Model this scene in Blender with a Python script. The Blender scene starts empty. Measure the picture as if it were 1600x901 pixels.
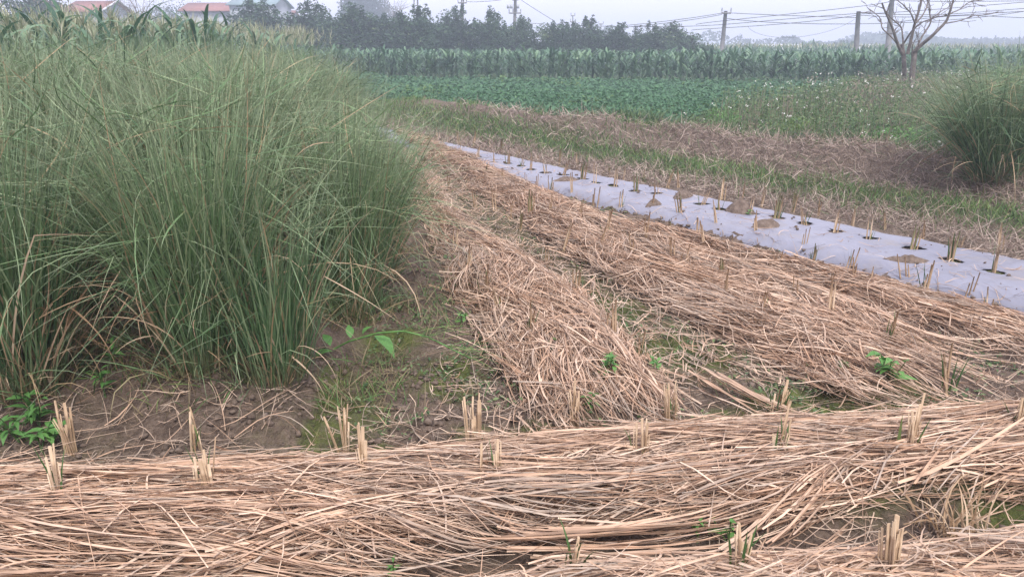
import bpy, math
import numpy as np
from mathutils import Vector

# ------------------------------------------------------------------ camera, sky, sun, exposure
S = bpy.context.scene
C = S.collection
H, HOR, F = 1.6, 75.0, 1164.0                      # eye height, horizon row, focal length (1600 px wide picture)
PITCH = math.atan((450.5 - HOR) / F)
cam_d = bpy.data.cameras.new('camera')
cam_d.sensor_width = 36.0
cam_d.lens = 36.0 * F / 1600.0
cam_d.clip_start, cam_d.clip_end = 0.05, 3000
cam = bpy.data.objects.new('camera', cam_d)
cam.location = (0, 0, H)
cam.rotation_euler = (math.pi / 2 - PITCH, 0, 0)
C.objects.link(cam)
S.camera = cam

SUN_EL, SUN_AZ = math.radians(55), math.radians(160)  # azimuth clockwise from +Y
w = bpy.data.worlds.new('World')
S.world = w
w.use_nodes = True
nt = w.node_tree
nt.nodes.clear()
sky = nt.nodes.new('ShaderNodeTexSky')
sky.sky_type = 'NISHITA'
sky.sun_disc = False
sky.sun_elevation = SUN_EL
sky.sun_rotation = SUN_AZ
sky.dust_density = 6
mix = nt.nodes.new('ShaderNodeMix')
mix.data_type = 'RGBA'
mix.inputs['Factor'].default_value = 0.86           # overcast veil over the clear sky
mix.inputs['B'].default_value = (8.9, 8.75, 10.5, 1)
bg = nt.nodes.new('ShaderNodeBackground')
bg.inputs['Strength'].default_value = 0.142
out = nt.nodes.new('ShaderNodeOutputWorld')
nt.links.new(sky.outputs[0], mix.inputs['A'])
nt.links.new(mix.outputs['Result'], bg.inputs[0])
nt.links.new(bg.outputs[0], out.inputs[0])

sd = bpy.data.lights.new('sun', 'SUN')
sd.energy = 3.0
sd.angle = math.radians(14)
sd.color = (1.0, 0.96, 0.9)
sun = bpy.data.objects.new('sun', sd)
sv = Vector((math.sin(SUN_AZ) * math.cos(SUN_EL), math.cos(SUN_AZ) * math.cos(SUN_EL), math.sin(SUN_EL)))
sun.rotation_euler = (-sv).to_track_quat('-Z', 'Y').to_euler()
sun.location = (0, 0, 30)
C.objects.link(sun)

S.view_settings.view_transform = 'Standard'
S.view_settings.look = 'None'
S.view_settings.exposure = 0.2
S.view_settings.gamma = 1.0
S.render.engine = 'CYCLES'
S.cycles.max_bounces = 6
S.cycles.diffuse_bounces = 4
S.cycles.glossy_bounces = 2
S.cycles.transmission_bounces = 3
S.cycles.volume_bounces = 3
S.cycles.use_denoising = True

R = np.random.default_rng(7)


# ------------------------------------------------------------------ helpers
def ground(px, py, z=0.0):
    """photo pixel -> point of the plane at height z"""
    u = (px - 800) / F
    v = -(py - 450.5) / F
    d = (u, math.cos(PITCH) + v * math.sin(PITCH), -math.sin(PITCH) + v * math.cos(PITCH))
    t = (z - H) / d[2]
    return d[0] * t, d[1] * t


def at(px, py, Y):
    """photo pixel -> x and z at forward distance Y"""
    u = (px - 800) / F
    v = -(py - 450.5) / F
    d = (u, math.cos(PITCH) + v * math.sin(PITCH), -math.sin(PITCH) + v * math.cos(PITCH))
    t = Y / d[1]
    return d[0] * t, H + d[2] * t


_lat = np.random.default_rng(3).random((256, 256))


def vnoise(x, y):
    xi, yi = np.floor(x).astype(int), np.floor(y).astype(int)
    fx, fy = x - xi, y - yi
    fx, fy = fx * fx * (3 - 2 * fx), fy * fy * (3 - 2 * fy)
    a = _lat[xi & 255, yi & 255]; b = _lat[(xi + 1) & 255, yi & 255]
    c = _lat[xi & 255, (yi + 1) & 255]; d = _lat[(xi + 1) & 255, (yi + 1) & 255]
    return (a * (1 - fx) + b * fx) * (1 - fy) + (c * (1 - fx) + d * fx) * fy


def fbm(x, y, scale, octv=4):
    x = np.asarray(x, float) / scale; y = np.asarray(y, float) / scale
    s, amp, tot = 0, 1.0, 0
    for i in range(octv):
        s = s + amp * vnoise(x + 17.3 * i, y - 9.1 * i); tot += amp
        amp *= 0.5; x = x * 2.03; y = y * 2.03
    return s / tot


def smooth(a, b, x):
    t = np.clip((x - a) / (b - a), 0, 1)
    return t * t * (3 - 2 * t)


def raw_mesh(name, V, quads, tris=None, col=None, mat=None):
    V = np.asarray(V, np.float32)
    nq = 0 if quads is None else len(quads)
    ntr = 0 if tris is None else len(tris)
    idx, starts = [], []
    if nq: idx.append(np.asarray(quads, np.int32).ravel()); starts.append(np.arange(nq) * 4)
    if ntr: idx.append(np.asarray(tris, np.int32).ravel()); starts.append(nq * 4 + np.arange(ntr) * 3)
    idx = np.concatenate(idx); starts = np.concatenate(starts).astype(np.int32)
    me = bpy.data.meshes.new(name)
    me.vertices.add(len(V)); me.vertices.foreach_set('co', V.ravel())
    me.loops.add(len(idx)); me.loops.foreach_set('vertex_index', idx)
    me.polygons.add(len(starts)); me.polygons.foreach_set('loop_start', starts)
    me.update(calc_edges=True)
    if col is not None:
        a = me.attributes.new('tint', 'FLOAT_COLOR', 'POINT')
        cc = np.ones((len(V), 4), np.float32); cc[:, :col.shape[1]] = col
        a.data.foreach_set('color', cc.ravel())
    if mat: me.materials.append(mat)
    return me


class MB:
    """gathers pieces (vertices, quads, tris, tint) for one mesh"""
    def __init__(s): s.V, s.Q, s.T, s.K, s.n = [], [], [], [], 0
    def add(s, V, Q=None, T=None, K=None):
        V = np.asarray(V, float).reshape(-1, 3)
        if Q is not None and len(Q): s.Q.append(np.asarray(Q, int).reshape(-1, 4) + s.n)
        if T is not None and len(T): s.T.append(np.asarray(T, int).reshape(-1, 3) + s.n)
        if K is None: K = np.zeros((len(V), 3))
        K = np.asarray(K, float)
        if K.ndim == 1: K = np.tile(K, (len(V), 1))
        s.K.append(K); s.V.append(V); s.n += len(V)
        return s
    def box(s, c, size, rz=0.0, K=None):
        c = np.asarray(c, float); h = np.asarray(size, float) / 2
        v = np.array([(x, y, z) for x in (-1, 1) for y in (-1, 1) for z in (-1, 1)], float) * h
        ca, sa = math.cos(rz), math.sin(rz)
        v = np.column_stack([v[:, 0] * ca - v[:, 1] * sa, v[:, 0] * sa + v[:, 1] * ca, v[:, 2]]) + c
        return s.add(v, [(0, 1, 3, 2), (4, 6, 7, 5), (0, 4, 5, 1), (2, 3, 7, 6), (0, 2, 6, 4), (1, 5, 7, 3)], K=K)
    def tube(s, pts, rad, sides=6, K=None, cap=True):
        pts = np.asarray(pts, float); n = len(pts)
        rad = np.broadcast_to(np.asarray(rad, float), (n,))
        tan = np.gradient(pts, axis=0); tan /= np.linalg.norm(tan, axis=1)[:, None] + 1e-9
        ref = np.array([0, 0, 1.0]) if abs(tan[:, 2]).mean() < 0.8 else np.array([1.0, 0, 0])
        A = np.cross(tan, ref); A /= np.linalg.norm(A, axis=1)[:, None] + 1e-9
        B = np.cross(tan, A)
        th = np.arange(sides) * 2 * math.pi / sides
        V = pts[:, None] + rad[:, None, None] * (A[:, None] * np.cos(th)[None, :, None] + B[:, None] * np.sin(th)[None, :, None])
        V = V.reshape(-1, 3); Q = []
        for i in range(n - 1):
            for k in range(sides):
                Q.append((i * sides + k, i * sides + (k + 1) % sides, (i + 1) * sides + (k + 1) % sides, (i + 1) * sides + k))
        T = []
        if cap:
            for k in range(1, sides - 1):
                T.append((0, k, k + 1)); o = (n - 1) * sides; T.append((o, o + k + 1, o + k))
        return s.add(V, Q, T, K)
    def mesh(s, name, mat):
        return raw_mesh(name, np.vstack(s.V), np.vstack(s.Q) if s.Q else None, np.vstack(s.T) if s.T else None, np.vstack(s.K), mat)


def ribbons(root, az, tilt, bend, length, width, segs, power=1.6, drift=0.0, kink=None, roll=0.6, rnd=None, flag=0.0, base_w=0.7, tip_w=0.06, belly=0.35):
    """many tapering blades; tint = (random, position along blade, flag)"""
    root = np.asarray(root, float); N = len(root)
    f = lambda a: np.broadcast_to(np.asarray(a, float), (N,))
    az, tilt, bend, length, width, drift, flag = map(f, (az, tilt, bend, length, width, drift, flag))
    s = np.linspace(0, 1, segs + 1); m = (s[:-1] + s[1:]) / 2
    tl = tilt[:, None] + bend[:, None] * m[None] ** power
    if kink is not None:
        k0, ka = kink
        tl = tl + np.where(m[None] > k0[:, None], ka[:, None], 0)
    tl = np.clip(tl, 0, 2.9)
    aa = az[:, None] + drift[:, None] * m[None]
    d = np.stack([np.sin(tl) * np.cos(aa), np.sin(tl) * np.sin(aa), np.cos(tl)], -1) * (length / segs)[:, None, None]
    P = np.concatenate([np.zeros((N, 1, 3)), np.cumsum(d, 1)], 1) + root[:, None]
    ae = np.concatenate([aa, aa[:, -1:]], 1); te = np.concatenate([tl, tl[:, -1:]], 1)
    r = R.uniform(-roll, roll, N)[:, None, None]
    side = np.stack([-np.sin(ae), np.cos(ae), np.zeros_like(ae)], -1)
    nor = np.stack([np.cos(te) * np.cos(ae), np.cos(te) * np.sin(ae), -np.sin(te)], -1)
    W = side * np.cos(r) + nor * np.sin(r)
    prof = np.where(s < belly, base_w + (1 - base_w) * s / belly, tip_w + (1 - tip_w) * (1 - ((s - belly) / (1 - belly)) ** 1.5))
    W = W * (width[:, None] * prof[None] / 2)[..., None]
    V = np.stack([P - W, P + W], 2).reshape(-1, 3)
    b = np.arange(N)[:, None] * (segs + 1) * 2 + np.arange(segs)[None] * 2
    Q = np.stack([b, b + 1, b + 3, b + 2], -1).reshape(-1, 4)
    rn = R.random(N) if rnd is None else np.broadcast_to(np.asarray(rnd, float), (N,))
    K = np.stack([np.broadcast_to(rn[:, None, None], (N, segs + 1, 2)), np.broadcast_to(s[None, :, None], (N, segs + 1, 2)),
                  np.broadcast_to(flag[:, None, None], (N, segs + 1, 2))], -1).reshape(-1, 3)
    return V, Q, None, K


def leaves(cen, nrm, size, aspect=0.5, rnd=None, flag=0.0, along=None):
    """many kite-shaped, slightly folded leaves"""
    cen = np.asarray(cen, float); N = len(cen)
    nrm = nrm / (np.linalg.norm(nrm, axis=1)[:, None] + 1e-9)
    a = R.normal(size=(N, 3)) if along is None else along
    a = a - nrm * np.sum(a * nrm, 1)[:, None]; a /= np.linalg.norm(a, axis=1)[:, None] + 1e-9
    b = np.cross(nrm, a)
    sz = np.broadcast_to(np.asarray(size, float), (N,))[:, None]
    V = np.stack([cen - a * sz * .5, cen + b * sz * aspect * .5 - a * sz * .05 + nrm * sz * .1, cen + a * sz * .5 - nrm * sz * .08,
                  cen - b * sz * aspect * .5 - a * sz * .05 + nrm * sz * .1], 1).reshape(-1, 3)
    i = np.arange(N)[:, None] * 4
    T = np.concatenate([i + [[0, 1, 2]], i + [[0, 2, 3]]], 0)
    rn = R.random(N) if rnd is None else np.broadcast_to(rnd, (N,))
    fl = np.broadcast_to(np.asarray(flag, float), (N,))
    K = np.repeat(np.stack([rn, np.full(N, .5), fl], -1), 4, 0)
    return V, None, T, K


def link(name, me, parent=None, label=None, cat=None, group=None, kind=None, loc=None):
    o = bpy.data.objects.new(name, me); C.objects.link(o)
    if parent is not None: o.parent = parent
    if loc is not None: o.location = loc
    if label: o['label'] = label
    if cat: o['category'] = cat
    if group: o['group'] = group
    if kind: o['kind'] = kind
    return o


def thing(name, label, cat, loc=(0, 0, 0), rz=0.0, group=None, sc=1.0):
    o = link(name, None, None, label, cat, group, None, loc)
    o.rotation_euler = (0, 0, rz); o.scale = (sc, sc, sc)
    o.empty_display_size = 0.1
    return o


def dup(root, loc, rz, sc=1.0, label=None, group=None, tilt=(0, 0)):
    r = root.copy(); C.objects.link(r)
    r.location = loc; r.rotation_euler = (tilt[0], tilt[1], rz)
    r.scale = sc if isinstance(sc, tuple) else (sc, sc, sc)
    if label: r['label'] = label
    if group: r['group'] = group
    for ch in root.children:
        c = ch.copy(); C.objects.link(c); c.parent = r
        for g in ch.children:
            d = g.copy(); C.objects.link(d); d.parent = c
    return r


ORD = 'first second third fourth fifth sixth seventh eighth ninth tenth eleventh twelfth thirteenth fourteenth fifteenth sixteenth seventeenth eighteenth nineteenth twentieth'.split() + ['twenty-' + w_ for w_ in 'first second third fourth fifth sixth seventh eighth ninth'.split()]


# ------------------------------------------------------------------ materials
def lin(r, g, b):
    f = lambda c: (c / 255 / 12.92) if c / 255 <= .04045 else ((c / 255 + .055) / 1.055) ** 2.4
    return (f(r), f(g), f(b), 1)


def plant_mat(name, ramp, dry=None, base=None, tip=None, rough=.55, transl=.25, spec=.35, noise=0.0, obj_var=0.0):
    """tint.r picks the shade, tint.g is the place along the blade, tint.b mixes to the dry colour"""
    m = bpy.data.materials.new(name); m.use_nodes = True
    n = m.node_tree; n.nodes.clear(); L = n.links
    at_ = n.nodes.new('ShaderNodeAttribute'); at_.attribute_name = 'tint'
    sp = n.nodes.new('ShaderNodeSeparateColor'); L.new(at_.outputs['Color'], sp.inputs[0])
    rp = n.nodes.new('ShaderNodeValToRGB')
    el = rp.color_ramp.elements
    while len(el) < len(ramp): el.new(0.5)
    for i, (p, c) in enumerate(ramp): el[i].position = p; el[i].color = tuple(c[:3]) + (1,)
    L.new(sp.outputs[0], rp.inputs[0]); col = rp.outputs[0]
    def mixin(col, fac, c):
        x = n.nodes.new('ShaderNodeMix'); x.data_type = 'RGBA'
        L.new(fac, x.inputs['Factor']); L.new(col, x.inputs['A'])
        if isinstance(c, tuple): x.inputs['B'].default_value = tuple(c[:3]) + (1,)
        else: L.new(c, x.inputs['B'])
        return x.outputs['Result']
    def mr(sock, a, b, lo, hi):
        x = n.nodes.new('ShaderNodeMapRange'); x.inputs[1].default_value = a; x.inputs[2].default_value = b
        x.inputs[3].default_value = lo; x.inputs[4].default_value = hi; L.new(sock, x.inputs[0]); return x.outputs[0]
    if base: col = mixin(col, mr(sp.outputs[1], 0.02, base[1], base[2], 0), base[0])
    if tip: col = mixin(col, mr(sp.outputs[1], tip[1], 1.0, 0, tip[2]), tip[0])
    if dry: col = mixin(col, sp.outputs[2], dry)
    if obj_var:
        oi = n.nodes.new('ShaderNodeObjectInfo')
        hs = n.nodes.new('ShaderNodeHueSaturation'); L.new(col, hs.inputs['Color'])
        L.new(mr(oi.outputs['Random'], 0, 1, 1 - obj_var, 1 + obj_var), hs.inputs['Value']); 
        L.new(mr(oi.outputs['Random'], 0, 1, .5 + obj_var * .06, .5 - obj_var * .06), hs.inputs['Hue']); col = hs.outputs[0]
    if noise:
        tc = n.nodes.new('ShaderNodeTexCoord'); tx = n.nodes.new('ShaderNodeTexNoise'); tx.inputs['Scale'].default_value = noise
        L.new(tc.outputs['Object'], tx.inputs['Vector'])
        hs = n.nodes.new('ShaderNodeHueSaturation'); L.new(col, hs.inputs['Color'])
        L.new(mr(tx.outputs[0], .3, .7, .8, 1.2), hs.inputs['Value']); col = hs.outputs[0]
    bs = n.nodes.new('ShaderNodeBsdfPrincipled')
    L.new(col, bs.inputs['Base Color']); bs.inputs['Roughness'].default_value = rough
    bs.inputs['Specular IOR Level'].default_value = spec
    o = n.nodes.new('ShaderNodeOutputMaterial')
    if transl > 0:
        tr = n.nodes.new('ShaderNodeBsdfTranslucent'); L.new(col, tr.inputs[0])
        mx = n.nodes.new('ShaderNodeMixShader'); mx.inputs[0].default_value = transl
        L.new(bs.outputs[0], mx.inputs[1]); L.new(tr.outputs[0], mx.inputs[2]); L.new(mx.outputs[0], o.inputs[0])
    else: L.new(bs.outputs[0], o.inputs[0])
    return m


def solid_mat(name, c1, c2, scale=8.0, rough=.7, bump=0.0, spec=.3, metal=0.0, detail=6, stretch=None):
    m = bpy.data.materials.new(name); m.use_nodes = True
    n = m.node_tree; L = n.links; bs = n.nodes['Principled BSDF']
    tc = n.nodes.new('ShaderNodeTexCoord'); tx = n.nodes.new('ShaderNodeTexNoise')
    tx.inputs['Scale'].default_value = scale; tx.inputs['Detail'].default_value = detail
    vec = tc.outputs['Object']
    if stretch:
        mp = n.nodes.new('ShaderNodeMapping'); mp.inputs['Scale'].default_value = stretch; L.new(vec, mp.inputs[0]); vec = mp.outputs[0]
    L.new(vec, tx.inputs['Vector'])
    rp = n.nodes.new('ShaderNodeValToRGB'); rp.color_ramp.elements[0].position = .3; rp.color_ramp.elements[1].position = .7
    rp.color_ramp.elements[0].color = tuple(c1[:3]) + (1,); rp.color_ramp.elements[1].color = tuple(c2[:3]) + (1,)
    L.new(tx.outputs[0], rp.inputs[0]); L.new(rp.outputs[0], bs.inputs['Base Color'])
    bs.inputs['Roughness'].default_value = rough; bs.inputs['Specular IOR Level'].default_value = spec; bs.inputs['Metallic'].default_value = metal
    if bump:
        b = n.nodes.new('ShaderNodeBump'); b.inputs['Strength'].default_value = bump; b.inputs['Distance'].default_value = .02
        L.new(tx.outputs[0], b.inputs['Height']); L.new(b.outputs[0], bs.inputs['Normal'])
    return m


M_grass = plant_mat('vetiver', [(0, (.044, .10, .038)), (.45, (.105, .195, .08)), (.8, (.18, .285, .13)), (1, (.32, .40, .22))],
                    dry=(.42, .29, .17), base=((.20, .17, .09), .16, .7), tip=((.30, .33, .22), .55, .65), transl=.22, spec=.4, obj_var=.12)
M_drygrass = plant_mat('dry_blade', [(0, (.30, .19, .11)), (.5, (.46, .32, .20)), (1, (.60, .46, .32))], transl=.15, spec=.25)
M_straw = plant_mat('straw', [(0, (.16, .09, .055)), (.22, (.38, .235, .15)), (.6, (.57, .38, .26)), (1, (.74, .56, .42))],
                    dry=(.40, .33, .27), transl=.06, spec=.3, rough=.6, noise=14)
M_stub = plant_mat('stubble_stalk', [(0, (.36, .24, .145)), (.6, (.54, .385, .25)), (1, (.70, .54, .38))], dry=(.12, .17, .05),
                   base=((.34, .25, .13), .4, .5), transl=.1, spec=.3)
M_shoot = plant_mat('green_shoot', [(0, (.045, .10, .03)), (.6, (.085, .16, .045)), (1, (.17, .22, .07))], base=((.22, .26, .09), .3, .5), transl=.2)
M_dead = plant_mat('dead_grass', [(0, (.14, .10, .078)), (.5, (.31, .235, .19)), (1, (.53, .43, .36))], dry=(.10, .15, .055), transl=.1, spec=.2)
M_turf = plant_mat('path_turf', [(0, (.05, .11, .03)), (.6, (.11, .21, .055)), (1, (.22, .30, .10))], dry=(.28, .21, .13), transl=.25)
M_weed = plant_mat('weed_leaf', [(0, (.05, .10, .04)), (.5, (.10, .17, .065)), (1, (.20, .26, .11))], dry=(.28, .21, .17), transl=.25)
M_flower = plant_mat('white_petal', [(0, (.62, .60, .55)), (1, (.75, .74, .68))], transl=.2)
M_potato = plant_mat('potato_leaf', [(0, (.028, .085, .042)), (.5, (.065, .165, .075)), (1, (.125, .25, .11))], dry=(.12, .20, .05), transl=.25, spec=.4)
M_corn = plant_mat('maize_leaf', [(0, (.036, .10, .055)), (.5, (.095, .20, .105)), (1, (.19, .30, .165))], transl=.25, spec=.5, rough=.45, obj_var=.15)
M_tassel = plant_mat('tassel', [(0, (.27, .29, .17)), (.6, (.37, .38, .24)), (1, (.48, .47, .34))], transl=.2)
M_tree = plant_mat('orchard_leaf', [(0, (.012, .040, .019)), (.5, (.036, .088, .041)), (.85, (.08, .15, .066)), (1, (.16, .22, .10))], transl=.2, obj_var=.1)
M_fartree = plant_mat('far_leaf', [(0, (.02, .04, .025)), (1, (.05, .08, .045))], transl=.2)
M_broad = plant_mat('broad_leaf', [(0, (.08, .20, .05)), (.6, (.13, .30, .08)), (1, (.2, .38, .11))], transl=.3, spec=.4, noise=25)
M_bark = solid_mat('bark', (.10, .075, .06), (.22, .18, .155), 14, .85, .6)
M_deadbark = solid_mat('dead_bark', (.09, .075, .068), (.25, .215, .195), 9, .85, .6)
M_conc = solid_mat('pole_concrete', (.17, .165, .165), (.27, .26, .26), 3, .85, .2)
M_wire = solid_mat('cable', (.03, .03, .035), (.05, .05, .055), 3, .6)
M_tile = solid_mat('roof_tile', (.27, .12, .105), (.36, .18, .15), 2.5, .8)
M_metalroof = solid_mat('sheet_roof', (.20, .28, .30), (.27, .35, .36), 2, .6)
M_wall = solid_mat('plaster', (.36, .38, .42), (.45, .47, .50), 1.2, .85)
M_dark = solid_mat('dark_opening', (.03, .035, .04), (.05, .055, .06), 4, .4)
M_steel = solid_mat('galvanised', (.36, .38, .42), (.46, .48, .52), 5, .5, metal=.3)
M_soilclod = solid_mat('clod', (.10, .072, .055), (.20, .152, .12), 30, .95, .8)
M_tunnel = solid_mat('tunnel_film', (.72, .72, .75), (.82, .82, .84), 2, .4)

# soil with moss, litter and green patches picked by the ground's own mask
M_soil = bpy.data.materials.new('soil'); M_soil.use_nodes = True
n = M_soil.node_tree; L = n.links; bs = n.nodes['Principled BSDF']
tc = n.nodes.new('ShaderNodeTexCoord')
def tex(scale, detail=8, rough=.6):
    t = n.nodes.new('ShaderNodeTexNoise'); t.inputs['Scale'].default_value = scale; t.inputs['Detail'].default_value = detail
    t.inputs['Roughness'].default_value = rough; L.new(tc.outputs['Object'], t.inputs['Vector']); return t
def ramp(sock, a, ca, b, cb, mid=None):
    r_ = n.nodes.new('ShaderNodeValToRGB'); e = r_.color_ramp.elements
    e[0].position = a; e[0].color = ca; e[1].position = b; e[1].color = cb
    if mid: x = e.new(mid[0]); x.color = mid[1]
    L.new(sock, r_.inputs[0]); return r_.outputs[0]
def cmix(f, a, b):
    x = n.nodes.new('ShaderNodeMix'); x.data_type = 'RGBA'; L.new(f, x.inputs['Factor']); L.new(a, x.inputs['A']); L.new(b, x.inputs['B']); return x.outputs['Result']
t1, t2, t3, t4 = tex(9, 10, .7), tex(60, 6), tex(26, 6), tex(2.2)
soilc = ramp(t1.outputs[0], .32, (.07, .048, .037, 1), .7, (.29, .215, .165, 1), (.5, (.165, .118, .09, 1)))
grit = ramp(t2.outputs[0], .35, (.07, .05, .04, 1), .7, (.32, .25, .2, 1))
half = n.nodes.new('ShaderNodeValue'); half.outputs[0].default_value = .3
soilc = cmix(half.outputs[0], soilc, grit)
moss = ramp(t3.outputs[0], .35, (.07, .085, .03, 1), .7, (.16, .185, .055, 1))
litter = ramp(t2.outputs[0], .35, (.10, .074, .056, 1), .7, (.31, .24, .19, 1))
green = ramp(t3.outputs[0], .35, (.03, .06, .022, 1), .7, (.08, .12, .045, 1))
ma = n.nodes.new('ShaderNodeAttribute'); ma.attribute_name = 'tint'
ms = n.nodes.new('ShaderNodeSeparateColor'); L.new(ma.outputs['Color'], ms.inputs[0])
def soften(sock):
    mth = n.nodes.new('ShaderNodeMath'); mth.operation = 'MULTIPLY_ADD'; L.new(t3.outputs[0], mth.inputs[0]); mth.inputs[1].default_value = 1.2
    sub = n.nodes.new('ShaderNodeMath'); sub.operation = 'ADD'; sub.inputs[1].default_value = -.6 
    L.new(sock, mth.inputs[2]); L.new(mth.outputs[0], sub.inputs[0])
    mu = n.nodes.new('ShaderNodeMath'); mu.operation = 'MULTIPLY'; mu.use_clamp = True; L.new(sub.outputs[0], mu.inputs[0]); L.new(sock, mu.inputs[1])
    m2 = n.nodes.new('ShaderNodeMath'); m2.operation = 'MULTIPLY'; m2.use_clamp = True; m2.inputs[1].default_value = 1.6; L.new(mu.outputs[0], m2.inputs[0]); return m2.outputs[0]
c_ = cmix(soften(ms.outputs[0]), soilc, moss)
c_ = cmix(ms.outputs[1], c_, litter)
c_ = cmix(ms.outputs[2], c_, green)
L.new(c_, bs.inputs['Base Color']); bs.inputs['Roughness'].default_value = .93; bs.inputs['Specular IOR Level'].default_value = .2
bp = n.nodes.new('ShaderNodeBump'); bp.inputs['Strength'].default_value = 1.0; bp.inputs['Distance'].default_value = .03
ad = n.nodes.new('ShaderNodeMath'); ad.operation = 'ADD'; L.new(t1.outputs[0], ad.inputs[0]); L.new(t2.outputs[0], ad.inputs[1])
L.new(ad.outputs[0], bp.inputs['Height']); L.new(bp.outputs[0], bs.inputs['Normal'])

# grey-lilac plastic film: dusty, satin
M_film = bpy.data.materials.new('mulch_film'); M_film.use_nodes = True
n = M_film.node_tree; L = n.links; bs = n.nodes['Principled BSDF']
tc = n.nodes.new('ShaderNodeTexCoord')
t1, t2 = tex(1.6, 5), tex(40, 5)
a = ramp(t1.outputs[0], .3, (.21, .212, .265, 1), .7, (.27, .272, .33, 1))
b = ramp(t2.outputs[0], .56, (0, 0, 0, 1), .78, (.6, .6, .6, 1))
d = ramp(t1.outputs[0], .3, (.27, .235, .21, 1), .7, (.27, .235, .21, 1))
t5 = tex(3.3, 8, .75); e_ = ramp(t5.outputs[0], .53, (0, 0, 0, 1), .72, (.75, .75, .75, 1))
L.new(cmix(e_, cmix(b, a, d), d), bs.inputs['Base Color']); bs.inputs['Roughness'].default_value = .46; bs.inputs['Specular IOR Level'].default_value = .35
wv = n.nodes.new('ShaderNodeTexNoise'); wv.inputs['Scale'].default_value = 3.2; wv.inputs['Detail'].default_value = 2.5
mp = n.nodes.new('ShaderNodeMapping'); mp.inputs['Rotation'].default_value = (0, 0, math.radians(-33)); mp.inputs['Scale'].default_value = (3.4, .6, 1)
L.new(tc.outputs['Object'], mp.inputs[0]); L.new(mp.outputs[0], wv.inputs['Vector'])
bp = n.nodes.new('ShaderNodeBump'); bp.inputs['Strength'].default_value = .35; bp.inputs['Distance'].default_value = .04
L.new(wv.outputs[0], bp.inputs['Height']); L.new(bp.outputs[0], bs.inputs['Normal'])

# ------------------------------------------------------------------ layout of the field (ground coordinates)
def curve(pts, z):
    q = np.array([ground(x, y, z) for x, y in pts]); o = np.argsort(q[:, 1]); return q[o]
def fit(pts, z, deg=2):
    q = curve(pts, z); return np.poly1d(np.polyfit(q[:, 1], q[:, 0], deg))
film_near = fit([(650, 236), (720, 254), (800, 276), (900, 306), (1000, 335), (1100, 362), (1200, 386), (1300, 405), (1400, 432), (1500, 455), (1600, 477)], .05)
film_far = fit([(600, 205), (700, 222), (800, 243), (900, 265), (1000, 290), (1100, 312), (1200, 335), (1300, 352), (1400, 368), (1500, 384), (1600, 398)], .05)
def lin_x(pts, z):
    q = curve(pts, z)
    def f(y):
        y = np.asarray(y, float)
        r = np.interp(y, q[:, 1], q[:, 0])
        s1 = (q[-1, 0] - q[-3, 0]) / (q[-1, 1] - q[-3, 1]); s0 = (q[1, 0] - q[0, 0]) / (q[1, 1] - q[0, 1])
        r = np.where(y > q[-1, 1], q[-1, 0] + s1 * (y - q[-1, 1]), r)
        return np.where(y < q[0, 1], q[0, 0] + s0 * (y - q[0, 1]), r)
    return f
bed1L = lin_x([(860, 660), (775, 560), (705, 450), (660, 330), (640, 262)], .05)
bed1R = lin_x([(1050, 590), (975, 505), (915, 452), (815, 388), (740, 335), (690, 280)], .09)
bed2L = lin_x([(1340, 625), (1150, 525), (1000, 455), (950, 430), (860, 375), (800, 330), (720, 280)], .05)
straw_rim = fit([(650, 236), (720, 254), (800, 276), (900, 306), (1000, 335), (1100, 362), (1200, 386), (1300, 405), (1400, 432), (1500, 455), (1600, 477)], .17)
bed2R = lin_x([(1540, 575), (1400, 500), (1200, 425), (1000, 362), (850, 298), (760, 262)], .05)
front_back = lambda x: np.interp(x, [-6, -2.1, -1.3, -.8, -.3, .57, 1.5, 2.5, 6], [2.46, 2.53, 2.54, 2.58, 2.69, 2.84, 2.96, 3.09, 3.42])
front_mid = lambda x: np.interp(x, [-6, -.4, .13, .9, 1.9, 4], [1.70, 1.86, 2.05, 2.08, 2.24, 2.4])   # soil gap between the two front rows

gaps = []                                           # thin places in the mulch: centre, radii
for px, py, rx, ry in [(748, 340, 46, 32), (715, 305, 30, 14), (1000, 376, 24, 9), (930, 352, 16, 6), (875, 425, 18, 6), (1440, 512, 60, 14), (170, 800, 75, 10),
                       (215, 790, 60, 12), (850, 750, 50, 9), (960, 768, 40, 5), (1150, 835, 75, 13), (1050, 872, 80, 8), (1330, 742, 40, 9), (1400, 712, 26, 8), (1470, 775, 110, 9), (1540, 815, 120, 24),
                       (880, 870, 50, 16), (540, 885, 32, 9), (1060, 735, 60, 6), (1290, 840, 55, 20), (1225, 700, 25, 6), (640, 775, 40, 5), (1190, 740, 25, 9)]:
    c = ground(px, py, .1); gx = ground(px + rx, py, .1)[0] - c[0]; gy = (ground(px, py - ry, .1)[1] - ground(px, py + ry, .1)[1]) / 2
    gaps.append((c[0], c[1], gx * 1.1, gy * 1.35))
def gapness(x, y):
    g = np.zeros_like(np.asarray(x, float))
    for cx, cy, a, b in gaps: g = np.maximum(g, 1 - ((x - cx) / a) ** 2 - ((y - cy) / b) ** 2)
    return np.clip(g * 2.2, 0, 1)

def masks(x, y):
    """bed strengths 0..1"""
    e = .12
    y_end1, y_end2, y_end3 = 2.98 + 0 * x, 3.14 + .02 * x, 3.8 + 0 * x
    def strip(xl, xr, yend):
        return smooth(0, .22, x - xl) * smooth(0, .22, xr - x) * smooth(yend - .25, yend + .35, y) * smooth(15.5, 13.5, y)
    b1 = strip(bed1L(y), bed1R(y), y_end1)
    b2 = strip(bed2L(y), bed2R(y), y_end2)
    b3 = strip(bed2R(y) - .02, straw_rim(y) + .12, y_end3)
    fA = smooth(0, .3, front_back(x) - y) * smooth(0, .18, y - front_mid(x) - .02)
    fB = smooth(0, .18, front_mid(x) - .06 - y)
    return b1, b2, b3, fA, fB

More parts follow.
